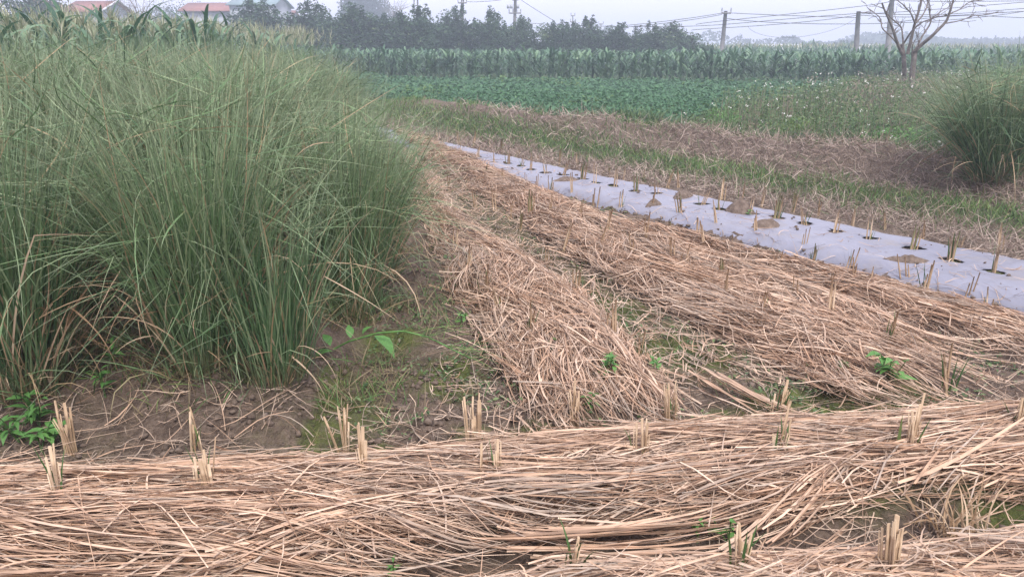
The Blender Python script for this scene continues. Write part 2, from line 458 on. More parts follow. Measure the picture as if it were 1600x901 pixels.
def film_v(x, y): return (x - film_near(y)) / (film_far(y) - film_near(y))
def beyond(x, y): return (x - film_far(y)) * .82     # metres past the film's far edge
def grass_edge(y): return np.interp(y, [2, 3.2, 4.4, 5.6, 8.5, 11, 14, 20], [-.9, -.95, -1.02, -1.2, -1.8, -2.6, -3.8, -6.4])
def pot_edge(x): return np.interp(x, [-12, -3.3, -1.4, .4, 1.7, 3.2, 5.1, 8.5, 11.9, 25], [26, 18.8, 15.2, 13.4, 13.4, 14.9, 17.4, 23, 28, 50])

def height(x, y, detail=True):
    x = np.asarray(x, float); y = np.asarray(y, float)
    b1, b2, b3, fA, fB = masks(x, y)
    z = -.03 + .085 * np.maximum(np.maximum(b1, b2), b3) + .12 * np.maximum(fA, fB)
    v = film_v(x, y); inr = smooth(-.04, .16, v) * smooth(1.04, .86, v) * smooth(3, 3.6, y) * (1 - smooth(17, 18, y))
    z = np.maximum(z, -.01 + .085 * inr)
    q = beyond(x, y)
    band = smooth(2.6, 4, y)
    z += band * (.10 * np.exp(-((q - 1.3) / .45) ** 2)) * smooth(30, 20, y)
    mound = np.exp(-((q - 2.5 + .45 * smooth(10, 15, y)) / .62) ** 2) * smooth(24, 17, y) * band
    z += mound * (.46 + .22 * (fbm(x, y, 1.3, 3) - .5)) 
    z += band * smooth(3.0, 4.5, q) * .12 * smooth(30, 20, y)
    left = smooth(.05, .5, grass_edge(y) + .25 - x) * smooth(2.75, 3.45, y)
    z += left * .14
    if detail:
        near = smooth(16, 6, y) * smooth(-5, -3, x) * (1 - smooth(6, 8, x))
        bare = 1 - np.clip(np.maximum.reduce([b1, b2, b3, fA, fB]), 0, 1)
        z += near * (1 - inr * .9) * ((fbm(x, y, .5, 4) - .5) * .08 + (fbm(x + 5, y, .11, 4) - .5) * .14 * (.2 + .8 * bare))
        z += (fbm(x, y, 2.5, 3) - .5) * .05 * smooth(4, 9, y) * (1 - inr)
    return z

def hz(x, y): return float(height(np.array([x]), np.array([y]))[0])
def gpt(px, py, z=.05):
    for _ in range(3):
        x, y = ground(px, py, z); z = hz(x, y)
    return x, y, z

# ------------------------------------------------------------------ haze
hb = MB().box((0, 150, 6.1), (800, 420, 15.2))
M_haze = bpy.data.materials.new('haze'); M_haze.use_nodes = True
n = M_haze.node_tree; n.nodes.clear()
pv = n.nodes.new('ShaderNodeVolumePrincipled')
pv.inputs['Color'].default_value = (.80, .87, 1.0, 1)
pv.inputs['Density'].default_value = .0043
pv.inputs['Anisotropy'].default_value = .3
pv.inputs['Density Attribute'].default_value = ''
on = n.nodes.new('ShaderNodeOutputMaterial'); n.links.new(pv.outputs[0], on.inputs['Volume'])
link('haze', hb.mesh('haze', M_haze), kind='stuff', label='pale bluish haze hanging over the whole field', cat='haze')

# ------------------------------------------------------------------ ground sheet
def spaced(lo, hi, far, step, grow):
    a = list(np.arange(lo, hi, step)); s = step
    while a[-1] < far: s *= grow; a.append(a[-1] + s)
    a[-1] = far; return np.array(a)
xr = spaced(0, 4.6, 380, .03, 1.07); xl = spaced(0, 2.6, 380, .03, 1.07)
gx = np.concatenate([-xl[::-1][:-1], xr])
gy = np.concatenate([[-45, -20, -8, -3, -1, 0, .5, .8], spaced(1.0, 5.2, 340, .026, 1.024)])
X, Y = np.meshgrid(gx, gy)
Z = height(X, Y)
b1, b2, b3, fA, fB = masks(X, Y)
v_ = film_v(X, Y); q_ = beyond(X, Y)
bare = 1 - np.clip(np.maximum.reduce([b1, b2, b3, fA, fB]), 0, 1)
mossm = smooth(.50, .66, fbm(X + 3, Y, .7, 3)) * .75
fur = smooth(0, .1, X - bed1R(Y) + .05) * smooth(0, .1, bed2L(Y) - X + .05) * smooth(3.3, 3.7, Y) * smooth(12, 9, Y)
for px, py, r in [(700, 585, .22), (1060, 550, .30), (1110, 560, .2), (955, 480, .3), (1330, 655, .25), (1370, 650, .2), (1580, 800, .2), (610, 530, .2)]:
    cx, cy = ground(px, py); mossm = np.maximum(mossm, 1.15 * np.exp(-((X - cx) / r) ** 2 - ((Y - cy) / (r * 1.2)) ** 2))
mossm = np.maximum(mossm, fur * .45) * smooth(2, 2.3, Y)
mossm *= np.where(X < grass_edge(Y), .35, 1)
lit = (.4 + .6 * smooth(15, 12, Y)) * smooth(.02, .2, q_) * smooth(3.1, 2.6, q_) * (Y > 3) * smooth(26, 20, Y)
grn = np.maximum(smooth(2.6, 3.2, q_) * (Y > 3), smooth(20, 26, Y))
grn = np.maximum(grn, .8 * np.exp(-((q_ - 1.3) / .35) ** 2) * (Y > 3) * smooth(26, 20, Y))
lit = np.maximum(lit, .7 * smooth(.2, .9, grass_edge(Y) - X) * smooth(3.4, 3.8, Y) * (Y < 20))
K = np.stack([mossm, lit * (1 - grn), grn], -1).reshape(-1, 3)
ny, nx = X.shape
i = (np.arange(ny - 1)[:, None] * nx + np.arange(nx - 1)[None])
Q = np.stack([i, i + 1, i + nx + 1, i + nx], -1).reshape(-1, 4)
me = raw_mesh('ground', np.stack([X, Y, Z], -1).reshape(-1, 3), Q, None, K, M_soil)
me.shade_smooth()
link('ground', me, kind='structure')

# ------------------------------------------------------------------ plastic film with planting holes
hole_px = [(669, 231), (721, 241), (746, 246), (772, 255), (794, 257), (814, 261), (830, 267), (853, 272), (880, 275), (911, 281), (932, 287), (958, 292), (993, 300), (1026, 304),
           (1096, 321), (1125, 329), (1174, 336), (1214, 342), (1258, 352), (1306, 364), (1361, 375), (1427, 391), (1486, 410), (1553, 427)]
edge_px = [(1439, 372), (1498, 384), (1562, 396), (1157, 315), (1381, 359)]
hole_c = []
for px, py in hole_px + edge_px: hole_c.append(ground(px, py, .075)[:2])
hole_c = np.array(hole_c)
us = np.arange(2.6, 17.5, .022); vs = np.linspace(-.01, 1.01, 84)
U, Vv = np.meshgrid(us, vs, indexing='ij')
wob = (fbm(U, Vv * 0 + 3, .9, 2) - .5) * .03
XX = film_near(U) + (film_far(U) - film_near(U)) * (Vv + wob * (1 - np.abs(2 * Vv - 1)) + np.where(Vv > .5, 1, 0) * (fbm(U, U * 0, .35, 3) - .5) * .03)
YY = U
ZZ = height(XX, YY, False) + .016 + (fbm(XX * .8 + YY * .55, (XX * .55 - YY * .8) * 6, .5, 3) - .5) * .018 * smooth(0, .1, Vv) * smooth(1, .9, Vv)
edge = smooth(.06, 0, Vv) + smooth(.95, 1, Vv)
ZZ = np.where(edge > 0, np.maximum(ZZ - edge * .03, height(XX, YY) - .01 * edge + .006 * (1 - edge)), ZZ)
PX, PY = XX.ravel().copy(), YY.ravel().copy()
dead = np.zeros(PX.shape, bool)
for k, (cx, cy) in enumerate(hole_c):
    r = .058 + .014 * ((k * 37) % 10) / 10
    dx, dy = PX - cx, PY - cy; dd = np.hypot(dx, dy); r = r * (1 + .22 * np.sin(np.arctan2(dy, dx) * 2 + k) + .14 * np.sin(np.arctan2(dy, dx) * 5 + 2.3 * k))
    dead |= dd < r * .78
    snap = (dd >= r * .78) & (dd < r * 1.12)
    PX[snap] = cx + dx[snap] / dd[snap] * r[snap]; PY[snap] = cy + dy[snap] / dd[snap] * r[snap]
a_, b_ = U.shape
i = (np.arange(a_ - 1)[:, None] * b_ + np.arange(b_ - 1)[None])
Q = np.stack([i, i + 1, i + b_ + 1, i + b_], -1).reshape(-1, 4)
Q = Q[~dead[Q].any(1)]
me = raw_mesh('plastic_mulch_film', np.column_stack([PX, PY, ZZ.ravel()]), Q, None, None, M_film)
me.shade_smooth()
link('plastic_mulch_film', me, label='long strip of grey lilac plastic mulch film with round planting holes', cat='plastic film')

# crumbs and straw bits spilled on the film and along its edges
N = 900; y = 4.2 * (15 / 4.2) ** R.random(N); v = np.where(R.random(N) < .86, R.choice([-.02, 1.0], N) + R.normal(0, .03, N), R.random(N)); x = film_near(y) + (film_far(y) - film_near(y)) * v
spill = (x, y, .005 + .016 * R.random(N) ** 2)

# soil heaps lying on the film
def heap(px, py, rx, ry, h, seed, label, mat=M_soilclod, rz=0.0):
    x, y, z = gpt(px, py, .08); z = max(z, .06) + .012
    th = np.linspace(0, 2 * math.pi, 29)[:-1]; rr = np.linspace(0, 1, 10)
    T, Rr = np.meshgrid(th, rr)
    irr = 1 + .35 * (fbm(np.cos(T) * 2 + seed, np.sin(T) * 2, 1.0, 3) - .5) * 2
    lx, ly = Rr * rx * irr * np.cos(T), Rr * ry * irr * np.sin(T)
    lz = h * (1 - Rr ** 1.6) * (.6 + .8 * fbm(lx + seed * 3, ly, .06, 4)) + (fbm(lx, ly + seed, .03, 3) - .5) * .03 * (1 - Rr) - .03 * Rr ** 4
    V = np.stack([lx, ly, lz], -1).reshape(-1, 3); m = MB(); Q = []
    for a in range(9):
        for b in range(28): Q.append((a * 28 + b, a * 28 + (b + 1) % 28, (a + 1) * 28 + (b + 1) % 28, (a + 1) * 28 + b))
    m.add(V, Q); o = link('soil_heap', m.mesh('soil_heap', mat), None, label, 'soil heap', 'soil heaped on the plastic film', None, (x, y, z)); o.rotation_euler = (0, 0, rz)
heap(1155, 333, .14, .13, .12, 1, 'round brown soil heap on the plastic film beside a small green sprig')
heap(1196, 356, .17, .13, .07, 2, 'low mossy soil heap on the near edge of the plastic film')
heap(1066, 309, .22, .10, .07, 3, 'pale crusted soil ridge across the far half of the film', rz=.9)
heap(1022, 322, .12, .07, .06, 4, 'small grey soil lump where the straw meets the film', rz=.6)
heap(886, 284, .22, .09, .05, 5, 'thin spread of greyish soil with dry stalks far along the film', rz=.3)
heap(735, 246, .14, .07, .05, 6, 'distant flat soil smear on the far end of the film')
heap(1418, 411, .22, .07, .05, 7, 'flat drift of soil and dry leaf on the film under bent stalks', rz=-.2)

# ------------------------------------------------------------------ straw mulch
def straw_mesh(cx, cy, ang, length, width, zoff, curve_, segs=5, wild=None, lift=None):
    N = len(cx)
    s = np.linspace(-.5, .5, segs + 1)
    a = ang[:, None] + curve_[:, None] * s[None]
    st = (length / segs)[:, None]
    dx, dy = np.cos(a) * st, np.sin(a) * st
    x = np.cumsum(np.concatenate([np.zeros((N, 1)), dx[:, :-1]], 1), 1); y = np.cumsum(np.concatenate([np.zeros((N, 1)), dy[:, :-1]], 1), 1)
    x = x - x.mean(1)[:, None] + cx[:, None]; y = y - y.mean(1)[:, None] + cy[:, None]
    z = height(x, y, False)
    k = np.array([.25, .5, .25]); zp = np.concatenate([z[:, :1], z, z[:, -1:]], 1); z = zp[:, :-2] * .25 + zp[:, 1:-1] * .5 + zp[:, 2:] * .25
    z = z + zoff[:, None] + .012 + .012 * np.sin(s[None] * 5 + zoff[:, None] * 900) + (lift[:, None] * (s[None] + .5) ** 2 if lift is not None else 0)
    P = np.stack([x, y, z], -1)
    t = np.gradient(P, axis=1); t /= np.linalg.norm(t, axis=2)[..., None] + 1e-9
    side = np.cross(t, [0, 0, 1.0]); side /= np.linalg.norm(side, axis=2)[..., None] + 1e-9
    up = np.cross(side, t)
    r = R.uniform(-.9, .9, N)[:, None, None]
    W = side * np.cos(r) + up * np.sin(r)
    prof = np.interp(s + .5, [0, .15, .6, 1], [.8, 1, .8, .25])
    W = W * (width[:, None] * prof[None] / 2)[..., None]
    # folded (V) section so each straw has a lit and a shaded flank
    fold = np.cross(t, W) * .5
    V = np.stack([P - W, P + fold, P + W], 2).reshape(-1, 3)
    b = np.arange(N)[:, None] * (segs + 1) * 3 + np.arange(segs)[None] * 3
    Q = np.concatenate([np.stack([b, b + 1, b + 4, b + 3], -1).reshape(-1, 4), np.stack([b + 1, b + 2, b + 5, b + 4], -1).reshape(-1, 4)])
    rn = R.random(N)
    fl = np.zeros(N) if wild is None else wild
    K = np.stack([np.broadcast_to(rn[:, None, None], (N, segs + 1, 3)), np.broadcast_to((s + .5)[None, :, None], (N, segs + 1, 3)), np.broadcast_to(fl[:, None, None], (N, segs + 1, 3))], -1).reshape(-1, 3)
    return V, Q, None, K

def lay_straw(mb, sample, mask, heading, n_bundles, per, L0, W0, zmax=.05, spread=.20, jit=.09, bw=.11, stray=.10, inside=None):
    bx, by = sample(n_bundles)
    keep = R.random(len(bx)) < mask(bx, by)
    bx, by = bx[keep], by[keep]; nb = len(bx)
    bang = heading(bx, by) + R.normal(0, spread, nb); bl = R.uniform(*L0, nb); bz = R.random(nb) ** 1.3 * zmax; btone = R.normal(0, .12, nb); bcur = R.normal(0, .35, nb)
    id_ = np.repeat(np.arange(nb), per); N = len(id_)
    a = bang[id_] + R.normal(0, jit, N)
    off, along = R.normal(0, bw, N), R.normal(0, .13, N)
    cx = bx[id_] - np.sin(bang[id_]) * off + np.cos(bang[id_]) * along; cy = by[id_] + np.cos(bang[id_]) * off + np.sin(bang[id_]) * along
    ln = bl[id_] * R.uniform(.55, 1.1, N)
    st = R.random(N) < stray
    a = np.where(st, a + R.normal(0, .75, N), a); ln = np.where(st, ln * .55, ln)
    z = bz[id_] + R.uniform(-.012, .018, N) - .25 * off ** 2 + np.where(st, .012, 0)
    hx_, hy_ = np.cos(a) * ln * .3, np.sin(a) * ln * .3
    g = np.maximum(gapness(cx, cy), .85 * np.maximum(gapness(cx + hx_, cy + hy_), gapness(cx - hx_, cy - hy_)))
    keep = (R.random(N) > g * .96)
    if inside is not None:
        e = 1.5
        keep &= inside(cx, cy) & (inside(cx + hx_ * e, cy + hy_ * e) | (R.random(N) < .12)) & (inside(cx - hx_ * e, cy - hy_ * e) | (R.random(N) < .12))
    cx, cy, a, ln, z, id_ = cx[keep], cy[keep], a[keep], ln[keep], z[keep], id_[keep]; N = len(cx)
    lift = np.where(R.random(N) < .05, R.uniform(.02, .10, N), R.uniform(-.015, .01, N))
    grey = np.clip(btone[id_] * 2.2 + .18 + R.normal(0, .2, N), 0, .85)
    mb.add(*straw_mesh(cx, cy, a, ln, (W0[0] + (W0[1] - W0[0]) * R.random(N) ** 1.6) * np.where(R.random(N) < .06, 1.6, 1), z, bcur[id_] + R.normal(0, .3, N), 5, grey, lift))

def bed_of(L_, R_, y0, y1):
    def sample(n_):
        # denser where nearer: y drawn so that screen density is closer to even
        t = R.random(n_); y = y0 * (y1 / y0) ** (t ** .85)
        return L_(y) + (R_(y) - L_(y)) * R.random(n_), y
    return sample
def bed_heading(L_, R_):
    def h_(x, y):
        y2 = y + .4
        t = np.clip((x - L_(y)) / (R_(y) - L_(y)), 0, 1)
        dx = (L_(y2) - L_(y)) * (1 - t) + (R_(y2) - R_(y)) * t
        return np.arctan2(-.4, -dx) + .08 + (fbm(x, y, .7, 2) - .5) * .9
    return h_
one = lambda x, y: np.ones_like(x)
mb = MB()
sA = lambda n_: (lambda x: (x, front_mid(x) + .06 + (front_back(x) - front_mid(x) - .10) * R.random(n_)))(R.uniform(-2.6, 3.1, n_))
hA = lambda x, y: .11 + (fbm(x, y, .55, 2) - .5) * 1.0
lay_straw(mb, sA, one, hA, 430, 40, (.5, 1.05), (.003, .0092), .10, .19, .08, .085, .12, lambda x, y: (y > front_mid(x) + .03 + .05 * smooth(-.1, .3, x)) & (y < front_back(x) + .02))
link('straw_mulch', mb.mesh('straw_mulch', M_straw), kind='stuff', label='thick layer of dry straw laid across the nearest bed', cat='straw')
mb = MB()
sB = lambda n_: (lambda x: (x, 1.2 + (front_mid(x) - 1.25) * R.random(n_)))(R.uniform(-1.9, 2.5, n_))
lay_straw(mb, sB, one, hA, 270, 40, (.45, .95), (.003, .0092), .085, .19, .08, .085, .12, lambda x, y: y < front_mid(x) - .01 - .05 * smooth(-.1, .3, x))
link('straw_mulch', mb.mesh('straw_mulch', M_straw), kind='stuff', label='dry straw along the row beyond the soil gap at the very front', cat='straw')
edge1 = lambda x, y: smooth(2.95, 3.15, y)
for L_, R_, y0, nb, lab in [(bed1L, bed1R, 3.0, 640, 'straw over the narrow bed beside the tall green grass'),
                            (bed2L, bed2R, 3.15, 760, 'straw over the middle bed past the mossy furrow'),
                            (lambda y: bed2R(y) + .03, lambda y: straw_rim(y), 3.78, 680, 'straw over the bed along the plastic film')]:
    mb = MB()
    lay_straw(mb, bed_of(L_, R_, y0, 14.0), one, bed_heading(L_, R_), nb, 34, (.4, .85), (.0035, .0095), .085, .26, .11, .085, .16, lambda x, y, L_=L_, R_=R_, y0=y0: (x > L_(y) - .03) & (x < R_(y) + .02) & (y > y0 - .05 + np.maximum(0, x - 1.62) * (.7 if y0 < 3.4 else .0)))
    link('straw_mulch', mb.mesh('straw_mulch', M_straw), kind='stuff', label=lab, cat='straw')
mb = MB()
for px, py, ang_, n_, ln in [(1300, 745, .62, 26, .95), (1130, 745, .30, 40, .9), (620, 800, .34, 46, 1.0), (200, 760, -.10, 40, 1.0), (330, 850, -.16, 46, 1.0), (1000, 800, .16, 40, .9), (1480, 720, .05, 40, .9), (760, 700, .06, 36, .9),
                            (450, 700, .02, 34, .8), (1290, 680, .04, 40, .9), (80, 880, .05, 40, .9), (1180, 600, -.95, 26, .6), (1330, 560, -.85, 30, .7), (960, 560, -1.0, 30, .7), (880, 520, -1.05, 30, .6), (1420, 500, -.75, 34, .8), (1260, 480, -.85, 30, .8), (1080, 430, -.9, 34, .8), (820, 470, -1.1, 26, .6)]:
    cx, cy = ground(px, py, .14)
    o1, o2 = R.normal(0, .05, n_), R.normal(0, .12, n_)
    mb.add(*straw_mesh(cx - math.sin(ang_) * o1 + math.cos(ang_) * o2, cy + math.cos(ang_) * o1 + math.sin(ang_) * o2, ang_ + R.normal(0, .035, n_), R.uniform(.6, 1, n_) * ln, R.uniform(.006, .011, n_), .085 + R.uniform(0, .02, n_) - .8 * np.abs(o1), R.normal(.1, .08, n_) + R.normal(0, .25), 7, R.random(n_) * .3))
for px, py, ang_, n_, ln, z_ in [(868, 622, -1.35, 60, .5, .02), (835, 640, -1.5, 34, .4, .0), (1330, 600, -1.0, 40, .5, .03), (1000, 580, -.95, 34, .45, .03), (1450, 575, -.9, 30, .5, .02), (1180, 560, -.75, 26, .5, .01), (1500, 640, -1.2, 18, .35, .0)]:
    cx, cy = ground(px, py, .05); o1, o2 = R.normal(0, .09, n_), R.normal(0, .10, n_)
    mb.add(*straw_mesh(cx - math.sin(ang_) * o1 + math.cos(ang_) * o2, cy + math.cos(ang_) * o1 + math.sin(ang_) * o2, ang_ + R.normal(0, .22, n_), R.uniform(.5, 1, n_) * ln, R.uniform(.005, .009, n_), z_ + R.uniform(0, .03, n_), R.normal(.1, .4, n_), 7, R.random(n_) * .6, R.uniform(-.01, .04, n_)))
link('straw_armfuls', mb.mesh('straw_armfuls', M_straw), kind='stuff', label='long parallel pale stalks dropped in armfuls on the mulch', cat='straw')
mb = MB(); N = 5200
x = R.uniform(-2.6, 3.2, N); y = R.uniform(1.3, 3.1, N); k = np.maximum.reduce(masks(x, y)) > .75; k[4200:] = False
y2 = 3.2 * (9 / 3.2) ** R.random(1600); x2 = bed1L(y2) + (straw_rim(y2) - bed1L(y2)) * R.random(1600); x, y = np.concatenate([x[k], x2]), np.concatenate([y[k], y2]); N = len(x)
mb.add(*straw_mesh(x, y, R.uniform(0, 6.3, N), R.uniform(.04, .26, N), R.uniform(.004, .008, N), R.uniform(.05, .085, N), R.normal(0, 1.1, N), 4, R.random(N) * .6, R.uniform(-.01, .06, N)))
N = 420; y = 4.2 * (13 / 4.2) ** R.random(N); x = film_near(y) + (film_far(y) - film_near(y)) * (.02 + .96 * R.random(N) ** 1.8)
mb.add(*straw_mesh(x, y, R.uniform(0, 6.3, N), R.uniform(.04, .3, N), R.uniform(.004, .007, N), R.uniform(.012, .02, N), R.normal(0, 1.0, N), 4, R.random(N) * .6, R.uniform(0, .03, N)))
link('broken_straw', mb.mesh('broken_straw', M_straw), kind='stuff', label='short broken straw bits lying over the mulch', cat='straw')
# loose straws lying on bare soil
mb = MB(); N = 3600
x = R.uniform(-2.6, 3.2, N); y = R.uniform(2.1, 4.2, N); k = (np.maximum.reduce(masks(x, y)) < .6) & ((x > -.4) | (y < 3.15)); x, y = x[k], y[k]
mb.add(*straw_mesh(x, y, R.uniform(0, 6.3, len(x)), R.uniform(.02, .36, len(x)), R.uniform(.002, .0055, len(x)), R.uniform(0, .015, len(x)), R.normal(0, .9, len(x)), 5, R.random(len(x)) * .9, R.uniform(0, .05, len(x))))
y = R.uniform(3.3, 11, 1100); x = bed1R(y) + (bed2L(y) - bed1R(y)) * R.random(1100)
mb.add(*straw_mesh(x, y, R.uniform(-2.2, -.6, 1100), R.uniform(.1, .5, 1100), R.uniform(.004, .008, 1100), R.uniform(0, .03, 1100), R.normal(0, .6, 1100), 5, R.random(1100) * .9, R.uniform(0, .04, 1100)))

link('loose_straw', mb.mesh('loose_straw', M_straw), kind='stuff', label='scattered single straws on the bare soil and in the furrow', cat='straw')

# crumbs and clods of soil
ico_v = np.array([(0, 0, 1), (.894, 0, .447), (.276, .851, .447), (-.724, .526, .447), (-.724, -.526, .447), (.276, -.851, .447), (.724, .526, -.447), (-.276, .851, -.447), (-.894, 0, -.447), (-.276, -.851, -.447), (.724, -.526, -.447), (0, 0, -1)])
ico_t = np.array([(0, 1, 2), (0, 2, 3), (0, 3, 4), (0, 4, 5), (0, 5, 1), (1, 6, 2), (2, 7, 3), (3, 8, 4), (4, 9, 5), (5, 10, 1), (6, 7, 2), (7, 8, 3), (8, 9, 4), (9, 10, 5), (10, 6, 1), (11, 7, 6), (11, 8, 7), (11, 9, 8), (11, 10, 9), (11, 6, 10)])
N = 14000; x = R.uniform(-2.8, 3.3, N); y = np.where(R.random(N) < .8, R.uniform(2.5, 3.7, N), R.uniform(1.9, 2.3, N)); k = (np.maximum.reduce(masks(x, y)) < .7) & (R.random(N) < smooth(.42, .6, fbm(x, y, .35, 3)) + .1); x, y = x[k], y[k]; N = len(x)
sz = .004 + .017 * R.random(N) ** 3
V = ico_v[None] * (sz[:, None] * R.uniform(.45, 1.5, (N, 12)))[..., None] * [1, 1, .75] + np.stack([x, y, height(x, y) + sz * .25], -1)[:, None]
mb = MB(); mb.add(V.reshape(-1, 3), None, (ico_t[None] + np.arange(N)[:, None, None] * 12).reshape(-1, 3))
sx, sy, ss = spill
V = ico_v[None] * (ss[:, None] * R.uniform(.45, 1.5, (len(ss), 12)))[..., None] * [1, 1, .7] + np.stack([sx, sy, height(sx, sy, False) + .018 + ss * .3], -1)[:, None]
mb.add(V.reshape(-1, 3), None, (ico_t[None] + np.arange(len(ss))[:, None, None] * 12).reshape(-1, 3))
link('soil_crumbs', mb.mesh('soil_crumbs', M_soilclod), kind='stuff', label='crumbly clods of brown soil on the bare mud', cat='soil')

# ------------------------------------------------------------------ tall grass clumps
def clump_meshes(nb, ndry, segs, hgt, wid, spread, name, dryness, mat_=.28):
    def blades(N, lo, hi):
        rr = np.sqrt(R.random(N)) * .17; th = R.uniform(0, 2 * math.pi, N)
        root = np.column_stack([rr * np.cos(th), rr * np.sin(th), R.uniform(-.02, .02, N)])
        az = th + R.normal(0, .7, N)
        tilt = np.abs(R.normal(0, .5, N)) * spread * .5 + rr / .17 * spread * .42
        return root, az, tilt, R.uniform(lo, hi, N) * hgt
    g = MB()
    root, az, tilt, ln = blades(nb, .62, 1.12)
    kk = R.random(nb) < .34
    g.add(*ribbons(root, az, tilt, R.gamma(1.5, .36, nb), ln, R.uniform(.6, 1.25, nb) * wid, segs, 2.2, R.normal(0, .6, nb),
                   (R.uniform(.45, .9, nb), np.where(kk, R.uniform(.3, 1.9, nb), 0)), .9, None, np.where(R.random(nb) < dryness * .5, R.uniform(.3, .9, nb), 0)))
    ns = int(nb * .22); rr = np.sqrt(R.random(ns)) * .24; th = R.uniform(0, 2 * math.pi, ns)   # short skirt of low blades
    g.add(*ribbons(np.column_stack([rr * np.cos(th), rr * np.sin(th), np.zeros(ns)]), th + R.normal(0, .8, ns), R.uniform(.1, 1.0, ns), R.gamma(1.5, .5, ns), R.uniform(.12, .6, ns), R.uniform(.6, 1.1, ns) * wid, 5, 1.5, R.normal(0, .6, ns), None, .9, None, np.where(R.random(ns) < .35, R.uniform(.5, 1, ns), 0)))
    nm = int(nb * mat_)                              # blades broken over into a tangled mat near the top
    rr = np.sqrt(R.random(nm)) * .42; th = R.uniform(0, 2 * math.pi, nm)
    g.add(*ribbons(np.column_stack([rr * np.cos(th), rr * np.sin(th), R.uniform(.45, .84, nm) * hgt]), R.uniform(0, 6.28, nm), R.uniform(.85, 1.9, nm), R.normal(.2, .5, nm), R.uniform(.3, .7, nm), R.uniform(.6, 1.2, nm) * wid, 4, 1.5, R.normal(0, .5, nm), None, .9,
                   None, np.where(R.random(nm) < .07, R.uniform(.4, 1, nm), 0)))
    d = MB()
    root, az, tilt, ln = blades(ndry, .3, 1.08)
    kk = R.random(ndry) < .75
    d.add(*ribbons(root, az, tilt * 1.2 + .03, R.gamma(2, .45, ndry), ln * R.uniform(.4, 1, ndry), R.uniform(.8, 1.5, ndry) * wid, segs + 2, 1.8, R.normal(0, .9, ndry),
                   (R.uniform(.35, .85, ndry), np.where(kk, R.uniform(-.6, 1.9, ndry), 0)), 1.2))
    return g.mesh(name + '_green', M_grass), d.mesh(name + '_dry', M_drygrass)
def clump(cm, label, loc, rz, sc, group):
    t = thing('grass_clump', label, 'grass clump', loc, rz, group); t.scale = sc if isinstance(sc, tuple) else (sc,) * 3
    link('green_blades', cm[0], t); link('dry_blades', cm[1], t); return t
near_c = [clump_meshes(1250, 130, 9, 1.5, .0068, .46, 'near', .07, .14) for _ in range(3)] + [clump_meshes(1050, 260, 9, 1.45, .0068, .46, 'near', .14, .14)]
small_c = clump_meshes(400, 50, 9, 1.1, .0068, .45, 'small', .12, 0)
mid_c = [clump_meshes(850, 70, 8, 1.6, .0078, .6, 'mid', .07, .5) for _ in range(4)]
far_c = [clump_meshes(480, 36, 7, 1.6, .0105, .65, 'far', .07, .65) for _ in range(3)]
GRP = 'clumps in the block of tall grass'
spots = [(4, 40, 600, 1.0, 'tall grass clump with many tan dead stems at its base beside broad green weeds'),
         (1, 325, 570, .95, 'broad dark green grass clump fanning out beside the shadowed gap'),
         (3, 432, 596, .92, 'smallest grass clump, low with curled brown leaf bases above the mud bank'),
         (2, 545, 492, .93, 'grass clump above the arching leafy weed, next to the straw bed'),
         (0, 582, 436, .84, 'grass clump leaning out over the straw of the narrow bed')]
front_xy = []
for k, px, py, sc, lab in spots:
    x, y, z = gpt(px, py); cm = small_c if k == 3 else near_c[3 if k == 4 else k]
    clump(cm, lab, (x, y, z), R.uniform(0, 6), sc, GRP); front_xy.append((x, y))
cnt = 0
for row in range(12):
    for j in range(26):
        y = 4.25 + j * .60 + R.uniform(-.14, .14) + (row % 2) * .3
        if y > 16.5: continue
        x = grass_edge(y) - .06 - row * .62 + R.uniform(-.13, .13)
        if x < -.735 * y - .55 or x < -5.5 or (y > 8.2 and x < -5.0): continue
        if row == 0 and y > 7: x -= .14 * (y - 7)
        if any((x - a) ** 2 + (y - b) ** 2 < .30 for a, b in front_xy): continue
        front_row = (row == 0)
        cm = near_c[cnt % 3] if y < 5.2 else mid_c[cnt % 4] if y < 9 else far_c[cnt % 3]
        sc = R.uniform(.78, 1.04); sc = (sc * .74, sc * .74, sc * .9) if front_row else sc
        clump(cm, '%s tall grass clump in the row bordering the straw, counted from the front' % ORD[j] if front_row else 'tall green grass clump inside the dense block of grass', (x, y, hz(x, y)), R.uniform(0, 6.28), sc,
              'grass clumps bordering the straw' if front_row else 'grass clumps inside the block')
        cnt += 1
for (x, y) in [(-3.05, 3.75), (-3.1, 4.45), (-2.45, 4.25), (-1.75, 4.35)]:
    clump(near_c[cnt % 3], 'tall green grass clump inside the dense block of grass', (x, y, hz(x, y)), R.uniform(0, 6.28), R.uniform(.92, 1.0), 'grass clumps inside the block'); cnt += 1
# the clumps by the weed bank
for k, (px, py, sc, lab) in enumerate([(1552, 280, .82, 'bluish green grass clump standing by the mown bank, its base in view'), (1612, 283, .86, 'grass clump cut by the picture edge beside the mown bank'),
                                       (1578, 262, .84, 'grass clump behind the two by the mown bank'), (1640, 268, .84, 'outermost grass clump past the picture edge by the mown bank'), (1522, 262, .70, 'lower grass clump on the weed side of the bluish clump by the bank')]):
    x, y, z = gpt(px, py, .2); clump(mid_c[k % 4], lab, (x, y, z), R.uniform(0, 6), (1.15 + .12 * (k % 2), 1.1, sc), 'grass clumps by the mown bank').rotation_euler = (R.normal(0, .12), R.normal(0, .12), R.uniform(0, 6))

